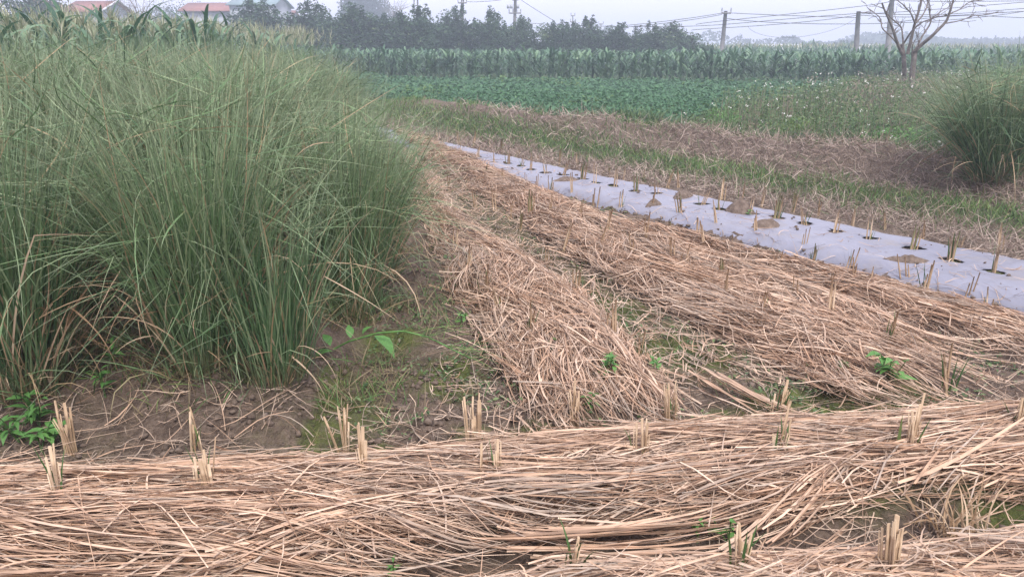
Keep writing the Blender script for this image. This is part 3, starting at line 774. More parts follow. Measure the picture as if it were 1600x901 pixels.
# ------------------------------------------------------------------ cut stubs
stalk_me = []
for k in range(5):
    m = MB(); wd = .0058 + .0012 * (k % 3)
    zz = np.linspace(0, 1, 5); lean = R.normal(0, .009, 2)
    for s_ in (0, 1):
        r_ = wd * (.5 if s_ else 1)
        th = np.linspace(0, 2 * math.pi, 6)[:-1]; rings = []
        for z_ in zz:
            rings.append(np.column_stack([np.cos(th) * r_ * (1.1 - .35 * z_) + lean[0] * z_ ** 2 + s_ * .009, np.sin(th) * r_ * .55 * (1.1 - .35 * z_) + lean[1] * z_ ** 2 + s_ * .004, np.full(5, z_ * (1 if not s_ else .8 + .15 * (k % 2)))]))
        V = np.vstack(rings); Q = [(i * 5 + j, i * 5 + (j + 1) % 5, i * 5 + 5 + (j + 1) % 5, i * 5 + 5 + j) for i in range(4) for j in range(5)]
        m.add(V, Q, [(20, 21, 22), (20, 22, 23), (20, 23, 24)], np.column_stack([np.full(25, .2 + .15 * k + .1 * s_), np.repeat(zz, 5), np.zeros(25)]))
    stalk_me.append(m.mesh('stalk', M_stub))
def shoot_mesh(nb, h, tall=False):
    m = MB(); N = nb
    m.add(*ribbons(np.column_stack([R.normal(0, .012, N), R.normal(0, .012, N), np.full(N, -.01)]), R.uniform(0, 6.28, N), R.uniform(.03, .4, N), R.uniform(0, .5, N), R.uniform(.6, 1.1, N) * h, R.uniform(.005, .009, N), 5, 1.8))
    return m.mesh('green_shoots', M_shoot)
shoot_me = [shoot_mesh(4, .16), shoot_mesh(6, .2), shoot_mesh(3, .26), shoot_mesh(9, .2)]
joined = []                                         # whole tufts for the stubs too small to show single stalks
for k in range(6):
    m = MB(); N = 3 + k % 4
    fan = [.06, .12, .2, .08, .16, .3][k]
    az0 = R.uniform(0, 6.28)
    for j in range(N):
        a = R.uniform(0, 6.28) if k % 2 else az0 + R.normal(0, .5); t = R.uniform(.02, fan) ; hh = R.uniform(.6, 1.05) * .23
        b = np.array([R.normal(0, .014), R.normal(0, .014), -.02]); d = np.array([math.sin(t) * math.cos(a), math.sin(t) * math.sin(a), math.cos(t)])
        p = b + d * np.linspace(0, hh, 4)[:, None]
        m.tube(p, [.0062, .0058, .005, .004], 5, K=np.column_stack([np.full(20, R.random()), np.repeat(np.linspace(0, 1, 4), 5), np.full(20, .7 if R.random() < .12 else 0)]))
    joined.append(m.mesh('dry_stalks', M_stub))
def big_stub(px, py, h_px, n_, label, fan=.12, green=None, lean=0.0, z=.1):
    x, y, z = gpt(px, py, z)
    d = math.sqrt(x * x + y * y + (H - z) ** 2); h = h_px * d / F * 1.03
    t = thing('grass_stub', label, 'grass stub', (x, y, z), R.uniform(0, 6.28), 'cut grass stubs standing in the front bed')
    for k in range(n_):
        o = link('stalk', stalk_me[int(R.integers(5))], t, loc=(R.normal(0, .016), R.normal(0, .014), -.03))
        o.rotation_euler = (R.normal(lean, fan * .6), R.normal(0, fan * .6), R.uniform(0, 6.28)); hh = (h + .075) * R.uniform(.68, 1.12)
        o.scale = (R.uniform(.8, 1.25), R.uniform(.8, 1.25), hh)
    if green is not None:
        g = link('green_shoots', shoot_me[green], t, loc=(.012, 0, .055)); s_ = max(.8, h / .2); g.scale = (s_ * 1.25, s_ * 1.25, s_)
    return t
big_stub(113, 712, 56, 6, 'short tan stub at the back edge of the front bed, below the broad green weeds')
big_stub(305, 706, 46, 4, 'short brown stub at the back edge of the front bed, before the bare mud bank', green=0)
big_stub(102, 806, 80, 3, 'thin stub with dark green blades in a soil gap of the front bed', .08, 2)
big_stub(328, 792, 72, 8, 'wide many-stalked tan stub with one green blade leaning off it', .16, 2)
big_stub(541, 706, 62, 6, 'tan stub at the back edge of the front bed with two separate prongs')
big_stub(568, 772, 84, 5, 'tall forked tan stub of two thick stalks in the middle of the front bed', .1)
big_stub(740, 699, 66, 9, 'thick leaning bundle-like tan stub at the back edge of the front bed', .08, None, .1)
big_stub(783, 762, 58, 4, 'leaning tan stub beside the single dark green spike', .14)
big_stub(768, 764, 60, 2, 'slim stub with a tall dark green spike', .05, 2)
big_stub(900, 670, 56, 6, 'tan stub at the foot of the narrow straw bed, by the pale green weeds', .12)
big_stub(1050, 667, 60, 6, 'splayed reddish tan stub at the back edge near the mud patch', .12, 0)
big_stub(1000, 737, 64, 6, 'straight tan stub above the crossing straw ridge of the front bed', .06, 0)
big_stub(1217, 737, 72, 7, 'yellow green stub at the middle of the front bed', .05, 1)
big_stub(1214, 664, 52, 5, 'stub with green shoots at the back edge of the front bed', .12, 1)
big_stub(1412, 722, 76, 9, 'thick tan and green stub over a dark soil hole in the front bed', .1, 0)
big_stub(1584, 692, 60, 6, 'dark greenish stub close to the end of the front bed', .1, 1)
big_stub(1392, 905, 66, 9, 'stout pale stub in the nearest straw row', .06, None)
big_stub(1156, 906, 66, 4, 'green stub in the nearest straw row', .08, 1)
big_stub(890, 905, 60, 2, 'sparse green and brown shoots in the nearest straw row', .1, 3)
x, y, z = gpt(1490, 858, .02)
t = thing('dry_tuft', 'loose dry tuft of bent pale leaves on the bare soil', 'dry tuft', (x, y, z)); N = 70; m = MB()
m.add(*ribbons(np.column_stack([R.normal(0, .04, N), R.normal(0, .03, N), np.zeros(N)]), R.uniform(0, 6.28, N), R.uniform(.05, .9, N), R.uniform(0, 1.6, N), R.uniform(.12, .34, N), R.uniform(.005, .009, N), 6, 1.6, R.normal(0, .6, N), (R.uniform(.3, .8, N), np.where(R.random(N) < .5, R.uniform(.3, 1.4, N), 0)), .9))
link('dry_blades', m.mesh('dry_blades', M_drygrass), t)
def small_stub(x, y, z, h, label, group, green=None):
    t = thing('grass_stub', label, 'grass stub', (x, y, z), R.uniform(0, 6.28), group)
    s_ = h / .2
    o = link('dry_stalks', joined[int(R.integers(6))], t); o.scale = (R.uniform(.85, 1.1) * min(s_, 1.3),) * 2 + (s_,)
    o.rotation_euler = (R.normal(0, .1), R.normal(0, .1), 0)
    if green is not None: g = link('green_shoots', shoot_me[green], t); g.scale = (s_,) * 3
for k, (px, py) in enumerate(hole_px):
    x, y = ground(px, py, .075); z = hz(x, y) - .005
    small_stub(x, y, z, R.uniform(.15, .24), 'cut grass stub in the %s film hole counted from the near end of the strip' % ORD[len(hole_px) - 1 - k], 'stubs in the holes of the plastic film', int(R.integers(4)) if R.random() < .55 else None)
FE = [(645, 213), (673, 217), (686, 219), (703, 222), (717, 225), (740, 229), (764, 235), (785, 240), (810, 246), (840, 252), (875, 259), (902, 264), (926, 269), (951, 274), (976, 280), (1007, 285), (1042, 292),
               (1059, 296), (1130, 310), (1157, 315), (1190, 323), (1237, 333), (1278, 342), (1331, 351), (1381, 359), (1439, 372), (1498, 384), (1562, 396)]
for k, (px, py) in enumerate(FE):
    x, y, z = gpt(px, py, .05)
    small_stub(x, y, z, R.uniform(.14, .25), '%s cut stub along the far edge of the film, counted from its near end' % ORD[len(FE) - 1 - k], 'stubs along the far edge of the film', int(R.integers(4)) if R.random() < .4 else None)
NE = [(668, 247), (690, 262), (725, 268), (757, 278), (790, 290), (820, 282), (836, 293), (861, 292), (893, 298), (930, 312), (972, 318), (1017, 323), (1047, 351), (1062, 334), (1089, 366), (1119, 350), (1142, 381), (1180, 363), (1255, 383),
               (1326, 408), (1358, 452), (1418, 428), (1439, 469), (1513, 450), (1544, 492), (1267, 420)]
NE.sort()
for k, (px, py) in enumerate(NE):
    x, y, z = gpt(px, py, .07)
    small_stub(x, y, z, R.uniform(.14, .24), '%s cut stub in the straw beside the film, counted from the near end' % ORD[len(NE) - 1 - k], 'stubs along the near edge of the film', int(R.integers(4)) if R.random() < .4 else None)
BS = [(826, 532, 2), (785, 496, 0), (755, 465, 0), (952, 530, None), (1000, 575, 1), (900, 466, None), (858, 420, None), (1128, 478, None), (1188, 505, 0), (1384, 545, 1), (1482, 614, 1), (1215, 640, 0), (800, 345, None),
                   (830, 335, None), (812, 372, None), (742, 325, None), (770, 330, None), (880, 395, None), (938, 392, None), (988, 410, None), (1045, 415, None), (945, 375, 0), (1065, 425, None), (1130, 440, None),
                   (1240, 480, None), (1300, 510, None), (715, 400, None), (735, 430, None), (690, 360, None), (672, 320, None), (1210, 425, None), (1290, 470, None), (1330, 455, None), (700, 300, None), (860, 340, None), (905, 345, None), (1010, 380, None), (1100, 395, None)]
rows_ = {'narrow straw bed': [], 'middle straw bed': [], 'straw bed along the film': []}
for px, py, gr in BS:
    x, y, z = gpt(px, py, .09)
    rows_['narrow straw bed' if x < float(bed1R(y)) + .1 else 'middle straw bed' if x < float(bed2R(y)) else 'straw bed along the film'].append((y, x, z, gr))
for nm_, lst in rows_.items():
    for k, (y, x, z, gr) in enumerate(sorted(lst, key=lambda q: q[:3])):
        small_stub(x, y, z + .02, R.uniform(.15, .24), '%s cut stub in the %s, counted from its near end' % (ORD[k], nm_), 'stubs in the long straw beds', gr)

# ------------------------------------------------------------------ broad-leaved weeds (each leaf a piece)
def leaf_piece(aspect, fold=.16):
    s = np.linspace(0, 1, 6); wv = np.array([.04, .72, 1.0, .82, .42, .02]) * aspect / 2
    zc = .10 * np.sin(s * math.pi) - .14 * s ** 2
    V = np.concatenate([np.column_stack([s, -wv, zc + fold * wv * 2]), np.column_stack([s, 0 * s, zc]), np.column_stack([s, wv, zc + fold * wv * 2])])
    Q = [(i, i + 6, i + 7, i + 1) for i in range(5)] + [(i + 6, i + 12, i + 13, i + 7) for i in range(5)]
    m = MB(); m.add(V, Q, None, np.column_stack([np.tile(R.uniform(.2, .9), 18), np.tile(s, 3), np.zeros(18)])); me = m.mesh('leaf', M_broad); me.shade_smooth(); return me
leaf_me = [leaf_piece(.42), leaf_piece(.5), leaf_piece(.34), leaf_piece(.28)]
def weed(px, py, h, n_, size, label, kinds=(0, 1), z=.05, spread=1.0):
    x, y, z = gpt(px, py, z)
    t = thing('leafy_weed', label, 'weed', (x, y, z), R.uniform(0, 6.28), 'broad-leaved weeds')
    m = MB(); tips = []
    for k in range(max(1, n_ // 6)):
        a, r_ = R.uniform(0, 6.28), R.uniform(.1, .5) * h * (k > 0)
        e = np.array([r_ * math.cos(a), r_ * math.sin(a), h * R.uniform(.7, 1)])
        p = np.linspace(0, 1, 5)[:, None] * e; p[:, 2] = e[2] * np.linspace(0, 1, 5) ** .8
        m.tube(p, [.0035, .003, .0026, .0022, .0015], 5, K=np.array([.4, .3, 0])); tips.append(p)
    link('stem', m.mesh('stem', M_shoot), t)
    for k in range(n_):
        p = tips[k % len(tips)]; f_ = R.uniform(.25, 1); q = np.array([np.interp(f_, np.linspace(0, 1, 5), p[:, i]) for i in range(3)])
        o = link('leaf', leaf_me[kinds[int(R.integers(len(kinds)))]], t, loc=q)
        s_ = size * R.uniform(.65, 1.15) * (1.1 - .35 * f_); o.scale = (s_,) * 3
        o.rotation_euler = (R.normal(0, .25), R.uniform(-.75, .25) * spread, R.uniform(0, 6.28))
weed(1386, 604, .2, 26, .095, 'bushy bright green weed at the foot of the middle straw bed')
weed(945, 600, .17, 34, .062, 'bright green weed cluster hanging at the end of the narrow straw bed', (0, 2))
weed(925, 640, .10, 16, .06, 'small pale green weed on the mud under the narrow straw bed', (0, 2))
weed(1025, 590, .13, 16, .06, 'low green weed where the mossy furrow opens', (0, 2))
weed(60, 655, .18, 26, .10, 'broad green weed at the foot of the clump with tan dead stems', (2, 3))
weed(30, 690, .15, 22, .09, 'leafy weed touching the picture edge above the front bed', (2, 3))
weed(65, 708, .12, 16, .09, 'low pale green weed on the back edge of the front bed', (0, 2))
weed(95, 690, .13, 11, .09, 'thin green weed beside the short tan stub', (2, 3))
weed(165, 620, .15, 14, .08, 'shaded dark weed in the gap between grass clumps', (2, 3))
weed(185, 600, .14, 12, .08, 'shaded weed deeper in the gap between grass clumps', (2, 3))
weed(720, 515, .12, 16, .05, 'small weed between the grass and the narrow straw bed', (0, 2))
weed(1310, 585, .12, 14, .05, 'weak weed on the moss between two straw beds', (0, 2))
weed(1328, 720, .12, 10, .035, 'tiny weed poking through the front straw', (0, 2))
weed(1140, 830, .12, 12, .045, 'small grey green weed in the soil gap of the front bed', (0, 1))
weed(1090, 840, .1, 9, .04, 'tiny weed lying over straw near the soil gap', (0, 1))
weed(1240, 535, .12, 12, .05, 'weed at the brink of the middle straw bed', (0, 2))
weed(560, 760, .12, 8, .03, 'tiny yellow green weed in the front straw', (0, 2))
weed(615, 890, .12, 10, .04, 'small weed in the nearest straw row by a soil gap', (0, 2))
weed(1170, 338, .07, 9, .05, 'dark sprig growing by the round soil heap on the film', (0, 2), z=.1)
weed(860, 560, .12, 18, .04, 'weed half buried in the narrow straw bed', (0, 2))
# long arching weed with a spray of thin stems at its end
x, y, z = gpt(522, 545)
t = thing('arching_weed', 'long green weed arching over the mud with three large leaves', 'weed', (x, y, z))
def rel(px, py, dy, h): 
    X_, Z_ = at(px, py, y + dy); return np.array([X_ - x, dy, Z_ - z])
p = np.array([rel(522, 545, 0, 0), rel(545, 533, -.05, 0), rel(590, 520, -.1, 0), rel(630, 517, -.14, 0), rel(668, 526, -.18, 0), rel(700, 542, -.22, 0), rel(735, 560, -.26, 0)])
tt = np.linspace(0, 1, 7); ts = np.linspace(0, 1, 19); pc = np.column_stack([np.interp(ts, tt, p[:, i]) for i in range(3)])
m = MB(); m.tube(pc, np.linspace(.006, .003, 19), 6, K=np.array([.8, .3, 0])); link('stem', m.mesh('stem', M_broad), t)
for (px, py, s_, rz, ry) in [(520, 548, .13, 3.6, .2), (516, 540, .10, 2.2, -.5), (585, 524, .16, -.5, .55), (548, 528, .09, 1.9, -.7), (566, 522, .07, .6, -.6)]:
    o = link('leaf', leaf_me[1], t, loc=rel(px, py, -.06, 0)); o.scale = (s_,) * 3; o.rotation_euler = (0, ry, rz)
m = MB(); N = 46
rt = pc[np.clip(R.integers(9, 19, N), 0, 18)]
m.add(*ribbons(rt, R.uniform(-1.0, .9, N), R.uniform(.9, 1.7, N), R.uniform(.1, .9, N), R.uniform(.12, .34, N), .0035, 5, 1.3)); link('flower_spray', m.mesh('flower_spray', M_turf), t)

# ------------------------------------------------------------------ low ground cover around the beds
def scatter(n_, x0, x1, y0, y1, mask):
    x = R.uniform(x0, x1, n_); y = y0 * (y1 / y0) ** R.random(n_); k = R.random(n_) < mask(x, y); return x[k], y[k]
# sparse weeds and fallen blades on the mud by the grass
mb = MB()
x, y = scatter(30000, -3.2, .6, 2.95, 6.5, lambda x, y: smooth(.62, .45, fbm(x, y, .35, 3)) * smooth(.95, .1, x - grass_edge(y)) * smooth(2.95, 3.45, y + .35 * (fbm(x, y, .4, 2) - .5)))
N = len(x)
mb.add(*ribbons(np.column_stack([x, y, height(x, y)]), R.uniform(0, 6.28, N), R.uniform(.3, 1.35, N), R.uniform(0, 1.0, N), R.uniform(.05, .2, N), R.uniform(.003, .006, N), 4, 1.5, 0, None, .8, None, np.where(R.random(N) < .6, .9, 0)))
link('trampled_grass', mb.mesh('trampled_grass', M_turf), kind='stuff', label='short trampled grass and dead blades at the foot of the grass block', cat='grass')
mb = MB()
x, y = scatter(26000, -1.6, 3.2, 2.85, 12, lambda x, y: (np.maximum.reduce(masks(x, y)) < .55) * smooth(.45, .6, fbm(x + 2, y, .3, 3)) * (x > grass_edge(y) + .2) * (film_v(x, y) < -.02))
N = len(x); c = np.column_stack([x, y, height(x, y) + R.uniform(.01, .05, N)])
mb.add(*leaves(c, R.normal(0, .5, (N, 3)) + [0, -.2, 1], R.uniform(.012, .036, N), .5, None, np.where(R.random(N) < .2, .6, 0)))
x, y = scatter(5000, -1.6, 3.0, 3.2, 12, lambda x, y: gapness(x, y) * (y > 4) + .5 * (np.maximum.reduce(masks(x, y)) < .5) * (x > bed1R(y) - .1) * (x < bed2L(y) + .1))
N = len(x)
mb.add(*ribbons(np.column_stack([x, y, height(x, y)]), R.uniform(0, 6.28, N), R.uniform(.2, 1.0, N), R.uniform(0, .8, N), R.uniform(.03, .10, N), R.uniform(.003, .006, N), 3))
link('furrow_weeds', mb.mesh('furrow_weeds', M_weed), kind='stuff', label='tiny creeping weeds in the mossy furrow and along bed ends', cat='weeds')
# mown brown grass on the bank, both sides of the green strip
mb = MB()
def brown(x, y):
    q = beyond(x, y) + (fbm(x, y, .8, 3) - .5) * .7
    a = smooth(.05, .25, q) * smooth(3.15, 2.6, q) * (film_v(x, y) > 1)
    a = a * (.3 + .7 * smooth(15, 12, y))
    return a * (1 - .93 * np.exp(-((q - 1.25) / .38) ** 2)) * (1 - .85 * smooth(.46, .58, fbm(x, y + 4, 1.6, 3)) * smooth(10, 13, y) * smooth(1.2, 1.8, q)) * smooth(24, 19, y)
x, y = scatter(250000, -6, 11, 4.2, 23, brown)
N = len(x); d = np.hypot(x, y)
mb.add(*ribbons(np.column_stack([x, y, height(x, y) + R.uniform(-.01, .05, N)]), R.uniform(0, 6.28, N), R.uniform(.7, 1.75, N), R.normal(.2, .7, N), R.uniform(.08, .30, N), R.uniform(.004, .007, N) * np.clip(d / 8, .9, 2.2), 3, 1.2, R.normal(0, 1.2, N), None, 1.2, None, np.where(R.random(N) < .07, .9, 0)))
link('mown_dead_grass', mb.mesh('mown_dead_grass', M_dead), kind='stuff', label='matted brown mown grass covering the low bank beyond the film', cat='dead grass')
print('brown', N)
mb = MB()
def strip(x, y):
    q = beyond(x, y) + (fbm(x, y, .6, 3) - .5) * .35
    return 1.5 * np.exp(-((q - 1.25) / .38) ** 2) * smooth(24, 19, y) + .7 * smooth(2.4, 2.9, q) * smooth(4.2, 3.4, q) * (film_v(x, y) > 1) + .8 * smooth(.46, .58, fbm(x, y + 4, 1.6, 3)) * smooth(10, 13, y) * smooth(1.3, 2, q) * smooth(24, 20, y)
x, y = scatter(230000, -6, 11, 4.2, 23, strip)
N = len(x); d = np.hypot(x, y)
mb.add(*ribbons(np.column_stack([x, y, height(x, y)]), R.uniform(0, 6.28, N), R.uniform(.1, .9, N), R.uniform(0, 1.2, N), R.uniform(.05, .17, N), R.uniform(.004, .008, N) * np.clip(d / 8, .9, 2.2), 3, 1.4, 0, None, .9, None, np.where(R.random(N) < .13, .8, 0)))
link('path_grass', mb.mesh('path_grass', M_turf), kind='stuff', label='strip of short bright green grass running between the brown banks', cat='grass')
print('strip', N)
# weeds with white flowers
def weedy(x, y):
    q = beyond(x, y)
    return smooth(2.6, 3.2, q + (fbm(x, y, .8, 2) - .5) * .8) * smooth(.4, -.6, y - pot_edge(x)) * smooth(.2, 1.6, x + (y - 15) * .1) 
x, y = scatter(150000, .5, 24, 7.5, 40, weedy)
N = len(x)
pn = fbm(x, y, 1.5, 3); hh = (.24 + .52 * smooth(.35, .7, fbm(x + 9, y, 1.1, 3))) * (.55 + .45 * smooth(3.2, 4.6, beyond(x, y)))
z = height(x, y) + hh * np.sqrt(R.random(N))
brownish = smooth(.53, .66, pn) * .75
mb = MB()
mb.add(*leaves(np.column_stack([x, y, z]), R.normal(0, .6, (N, 3)) + [0, -.3, .8], R.uniform(.03, .07, N) * np.clip(y / 13, .8, 1.7), .45, np.clip(R.random(N) * .8 + .3 * (fbm(x, y, .5, 2) - .5) + .1, 0, 1), np.where(R.random(N) < brownish, R.uniform(.5, 1, N), 0)))
k = R.random(N) < .14; n_ = k.sum()
mb.add(*ribbons(np.column_stack([x, y, height(x, y)])[k], R.uniform(0, 6.28, n_), R.uniform(0, .4, n_), R.uniform(0, .4, n_), hh[k] * R.uniform(.8, 1.35, n_), .008 * np.clip(y[k] / 13, .8, 1.7), 3, flag=np.where(R.random(n_) < .6, .9, 0)))
link('flowering_weeds', mb.mesh('flowering_weeds', M_weed), kind='stuff', label='tangled green and brown weeds between the bank and the potato field', cat='weeds')
k = R.random(N) < .006 + .012 * smooth(.5, .62, fbm(x + 30, y, 1.2, 2)); fx, fy, fh = x[k], y[k], hh[k]; n_ = len(fx)
c = np.column_stack([fx, fy, height(fx, fy) + fh * 1.05 + .02]); mb = MB()
for j in range(3):
    mb.add(*leaves(c + R.normal(0, .012, (n_, 3)), R.normal(0, .5, (n_, 3)) + [0, -.5, .8], R.uniform(.018, .036, n_) * np.clip(fy / 15, .9, 1.4), .9))
link('white_wildflowers', mb.mesh('white_wildflowers', M_flower), kind='stuff', label='small white flower heads dotted over the tangled weeds', cat='wildflowers')
print('weeds', N, n_)
# leafy bushes that stand out of the weeds
def bush_mesh(N, rx, h, size, mat, fern=False):
    m = MB()
    if fern:
        a = R.uniform(0, 6.28, N); m.add(*ribbons(np.column_stack([R.normal(0, rx * .3, N), R.normal(0, rx * .3, N), np.zeros(N)]), a, R.uniform(.1, .7, N), R.uniform(.3, 1.3, N), R.uniform(.6, 1.1, N) * h * 1.3, size, 5, 1.5, base_w=.3))
    else:
        u = R.normal(size=(N, 3)); u /= np.linalg.norm(u, axis=1)[:, None]; r = R.random(N) ** .4
        c = u * r[:, None] * [rx, rx, h * .55] + [0, 0, h * .55]; c[:, 2] = np.abs(c[:, 2])
        m.add(*leaves(c, u + R.normal(0, .6, (N, 3)) + [0, 0, .5], R.uniform(.6, 1.2, N) * size, .5))
    return m.mesh('foliage', mat)
M_lime = plant_mat('lime_leaf', [(0, (.08, .16, .03)), (1, (.20, .30, .07))], transl=.3)
for px, py, rx, h, n_, sz, mat, fern, lab in [(970, 205, .5, .45, 260, .022, M_weed, True, 'dark green fern clump at the edge of the potato field'), (1010, 203, .45, .42, 240, .022, M_weed, True, 'second dark fern clump, half hidden by brown bank'),
                                     (925, 203, .3, .35, 420, .05, M_lime, False, 'yellow green weed bush at the edge of the brown bank'), (948, 214, .18, .25, 260, .05, M_lime, False, 'bright lime green sprig in front of the fern clump'),
                                     (1128, 205, .35, .42, 620, .055, M_broad, False, 'bright leafy bush behind the brown bank'), (1240, 212, .5, .3, 620, .05, M_lime, False, 'low bright green patch of weed behind the crest of the bank'),
                                     (1400, 240, .55, .38, 800, .05, M_broad, False, 'green weed bush next to the bluish grass clump'), (1340, 222, .5, .4, 600, .055, M_weed, False, 'dull green weed bush behind the bank')]:
    x, y, z = gpt(px, py, .15); m = bush_mesh(n_, rx, h, sz, mat, fern)
    t = thing('weed_bush', lab, 'weed bush', (x, y, z)); link('foliage', m, t)

# ------------------------------------------------------------------ potato field
mb = MB()
for n_, y0, y1, sz in [(72000, 12.6, 24, 1.0), (52000, 24, 36, 1.5), (14000, 36, 44, 2.0)]:
    x = R.uniform(-14, 24, n_); y = R.uniform(y0, y1, n_)
    k = (y > pot_edge(x)) & (beyond(x, y) > 2.6) & (y < 37.5 - .30 * x) & (x > -.38 * y - 2) & (x < .72 * y + 3); x, y = x[k], y[k]; N = len(x)
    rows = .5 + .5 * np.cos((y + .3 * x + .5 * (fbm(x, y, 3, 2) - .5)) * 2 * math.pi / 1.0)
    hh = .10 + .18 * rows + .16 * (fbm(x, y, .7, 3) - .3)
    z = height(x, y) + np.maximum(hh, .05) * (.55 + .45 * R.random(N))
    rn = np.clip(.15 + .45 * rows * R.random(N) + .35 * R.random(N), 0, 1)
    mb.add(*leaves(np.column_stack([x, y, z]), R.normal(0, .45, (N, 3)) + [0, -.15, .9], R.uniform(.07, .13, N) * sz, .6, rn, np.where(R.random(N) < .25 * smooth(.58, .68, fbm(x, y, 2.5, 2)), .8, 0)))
link('potato_crop', mb.mesh('potato_crop', M_potato), kind='stuff', label='low leafy green crop filling the field in front of the maize', cat='crop')

# ------------------------------------------------------------------ maize
def maize_mesh(h, nl, segs, tassel, wl):
    m = MB(); 
    m.tube(np.column_stack([np.zeros(4), np.zeros(4), np.linspace(0, h * .85, 4)]), [.014, .013, .011, .007], 5, K=np.array([.5, .3, 0]))
    az = R.uniform(0, 3.14) + np.arange(nl) * math.pi + R.normal(0, .35, nl)
    m.add(*ribbons(np.column_stack([np.zeros(nl), np.zeros(nl), np.linspace(.12, .84, nl) * h]), az, R.uniform(.25, .6, nl), R.uniform(.9, 2.0, nl), R.uniform(.38, .62, nl) * min(h, 1.6) * .9, wl * R.uniform(.8, 1.2, nl), segs, 1.5, R.normal(0, .4, nl), None, .35, base_w=.5))
    if tassel: m.add(*[a for a in tassel_geo(h)])
    return m
def tassel_geo(h):
    N = 14
    return ribbons(np.column_stack([np.zeros(N), np.zeros(N), h * .84 + R.uniform(0, .1, N)]), R.uniform(0, 6.28, N), R.uniform(.05, .7, N), R.uniform(0, .6, N), R.uniform(.2, .36, N), .014, 3, 1.4)
corn_me = [maize_mesh(1.38 + .1 * R.normal(), 12, 5, False, .12).mesh('maize', M_corn) for _ in range(7)]
cline = lambda x: 37.6 - .30 * x                     # front row
cnt = 0
xs = np.arange(-13.5, 27.5, .19)
for x in xs:
    y = cline(x) + R.uniform(-.15, .15); x += R.uniform(-.08, .08)
    o = link('maize_plant', corn_me[int(R.integers(7))], None, 'young green maize plant in the front row behind the potato field', 'maize plant', 'front row of young maize', None, (x, y, hz(x, y)))
    o.rotation_euler = (R.normal(0, .05), R.normal(0, .05), R.uniform(0, 6.28)); o.scale = (R.uniform(.9, 1.15),) * 2 + (R.uniform(.86, 1.08),); cnt += 1
mb = MB()
for row in range(1, 11):
    for x in np.arange(-14, 29, .27):
        y = cline(x) + row * .75 + R.uniform(-.2, .2); xx = x + R.uniform(-.12, .12); h = R.uniform(1.2, 1.5); nl = 5
        az = R.uniform(0, 6.28) + np.arange(nl) * math.pi + R.normal(0, .4, nl)
        mb.add(*ribbons(np.column_stack([np.full(nl, xx), np.full(nl, y), np.linspace(.2, .85, nl) * h]), az, R.uniform(.2, .6, nl), R.uniform(.8, 1.9, nl), R.uniform(.4, .62, nl), .12, 4, 1.5, 0, None, .4, base_w=.5))
link('maize_field', mb.mesh('maize_field', M_corn), kind='stuff', label='dense young maize filling the field behind its front row', cat='maize')
# far strip of flowering maize
mb = MB(); N = 7000
x = R.uniform(14, 62, N); y = R.uniform(62, 82, N)
mb.add(*ribbons(np.column_stack([x, y, R.uniform(.5, 1.55, N)]), R.uniform(0, 6.28, N), R.uniform(.1, .7, N), R.uniform(0, 1.6, N), R.uniform(.4, .7, N), .10, 3, 1.4))
link('maize_field', mb.mesh('maize_field', M_corn), kind='stuff', label='hazy flowering maize strip near the leaning poles', cat='maize')
mb = MB(); N = 2600; x = R.uniform(12, 62, N); y = R.uniform(61, 82, N)
mb.add(*ribbons(np.column_stack([x, y, R.uniform(1.5, 1.8, N)]), R.uniform(0, 6.28, N), R.uniform(.05, .8, N), .3, R.uniform(.25, .4, N), .05, 2))
link('maize_tassels', mb.mesh('maize_tassels', M_tassel), kind='stuff', label='tan tassels over the hazy far maize strip', cat='maize')

# tall flowering maize beside the grass block: the plants in view are things with leaves, stalk and tassel
def big_leaf(k):
    m = MB(); ln, wd = R.uniform(.62, .9), R.uniform(.07, .10)
    V, Q, T, K = ribbons([(0, 0, 0)], [0], [R.uniform(.3, .6)], [R.uniform(1.2, 2.2)], [ln], [wd], 7, 1.5, [R.normal(0, .35)], None, .3, [R.random()], base_w=.5)
    m.add(V, Q, T, K); me = m.mesh('leaf', M_corn); me.shade_smooth(); return me
bl = [big_leaf(k) for k in range(10)]
stalk2 = MB().tube(np.column_stack([np.zeros(5), np.zeros(5), np.linspace(0, 1.9, 5)]), [.016, .015, .013, .011, .006], 6, K=np.array([.7, .3, 0])).mesh('stalk', M_corn)
tass = []
for k in range(4):
    m = MB(); m.add(*tassel_geo(2.1)); tass.append(m.mesh('tassel', M_tassel))
proto = []
for k in range(4):
    t = thing('maize_plant', 'tall tasselled maize plant along the edge of the grass block', 'maize plant', group='tall flowering maize beside the grass')
    link('stalk', stalk2, t); link('tassel', tass[k], t)
    a0 = R.uniform(0, 6.28)
    for j in range(11):
        o = link('leaf', bl[int(R.integers(10))], t, loc=(0, 0, .35 + j * .135)); o.rotation_euler = (R.normal(0, .1), R.normal(0, .1), a0 + j * math.pi + R.normal(0, .4))
    proto.append(t)
pos = []
for row in range(3):
    for y in np.arange(8.5, 19.5, .34):
        x = -6.1 - row * .55 - .04 * (y - 8) + R.uniform(-.15, .15)
        if x > -.76 * y - 1.2: pos.append((x, y + R.uniform(-.1, .1)))
for x in np.arange(-14.5, -6.6, .33): pos.append((x, 19.4 + R.uniform(-.2, .2)))
for k, (x, y) in enumerate(pos):
    tl = (R.normal(0, .05), R.normal(0, .05)); s_ = R.uniform(.9, 1.02) if y < 11.5 else R.uniform(.97, 1.1)
    if k < 4: o = proto[k]; o.location = (x, y, 0); o.rotation_euler = (*tl, R.uniform(0, 6.28)); o.scale = (s_,) * 3
    else: dup(proto[k % 4], (x, y, 0), R.uniform(0, 6.28), s_, tilt=tl)
print('maize things', cnt, len(pos))
mb = MB()
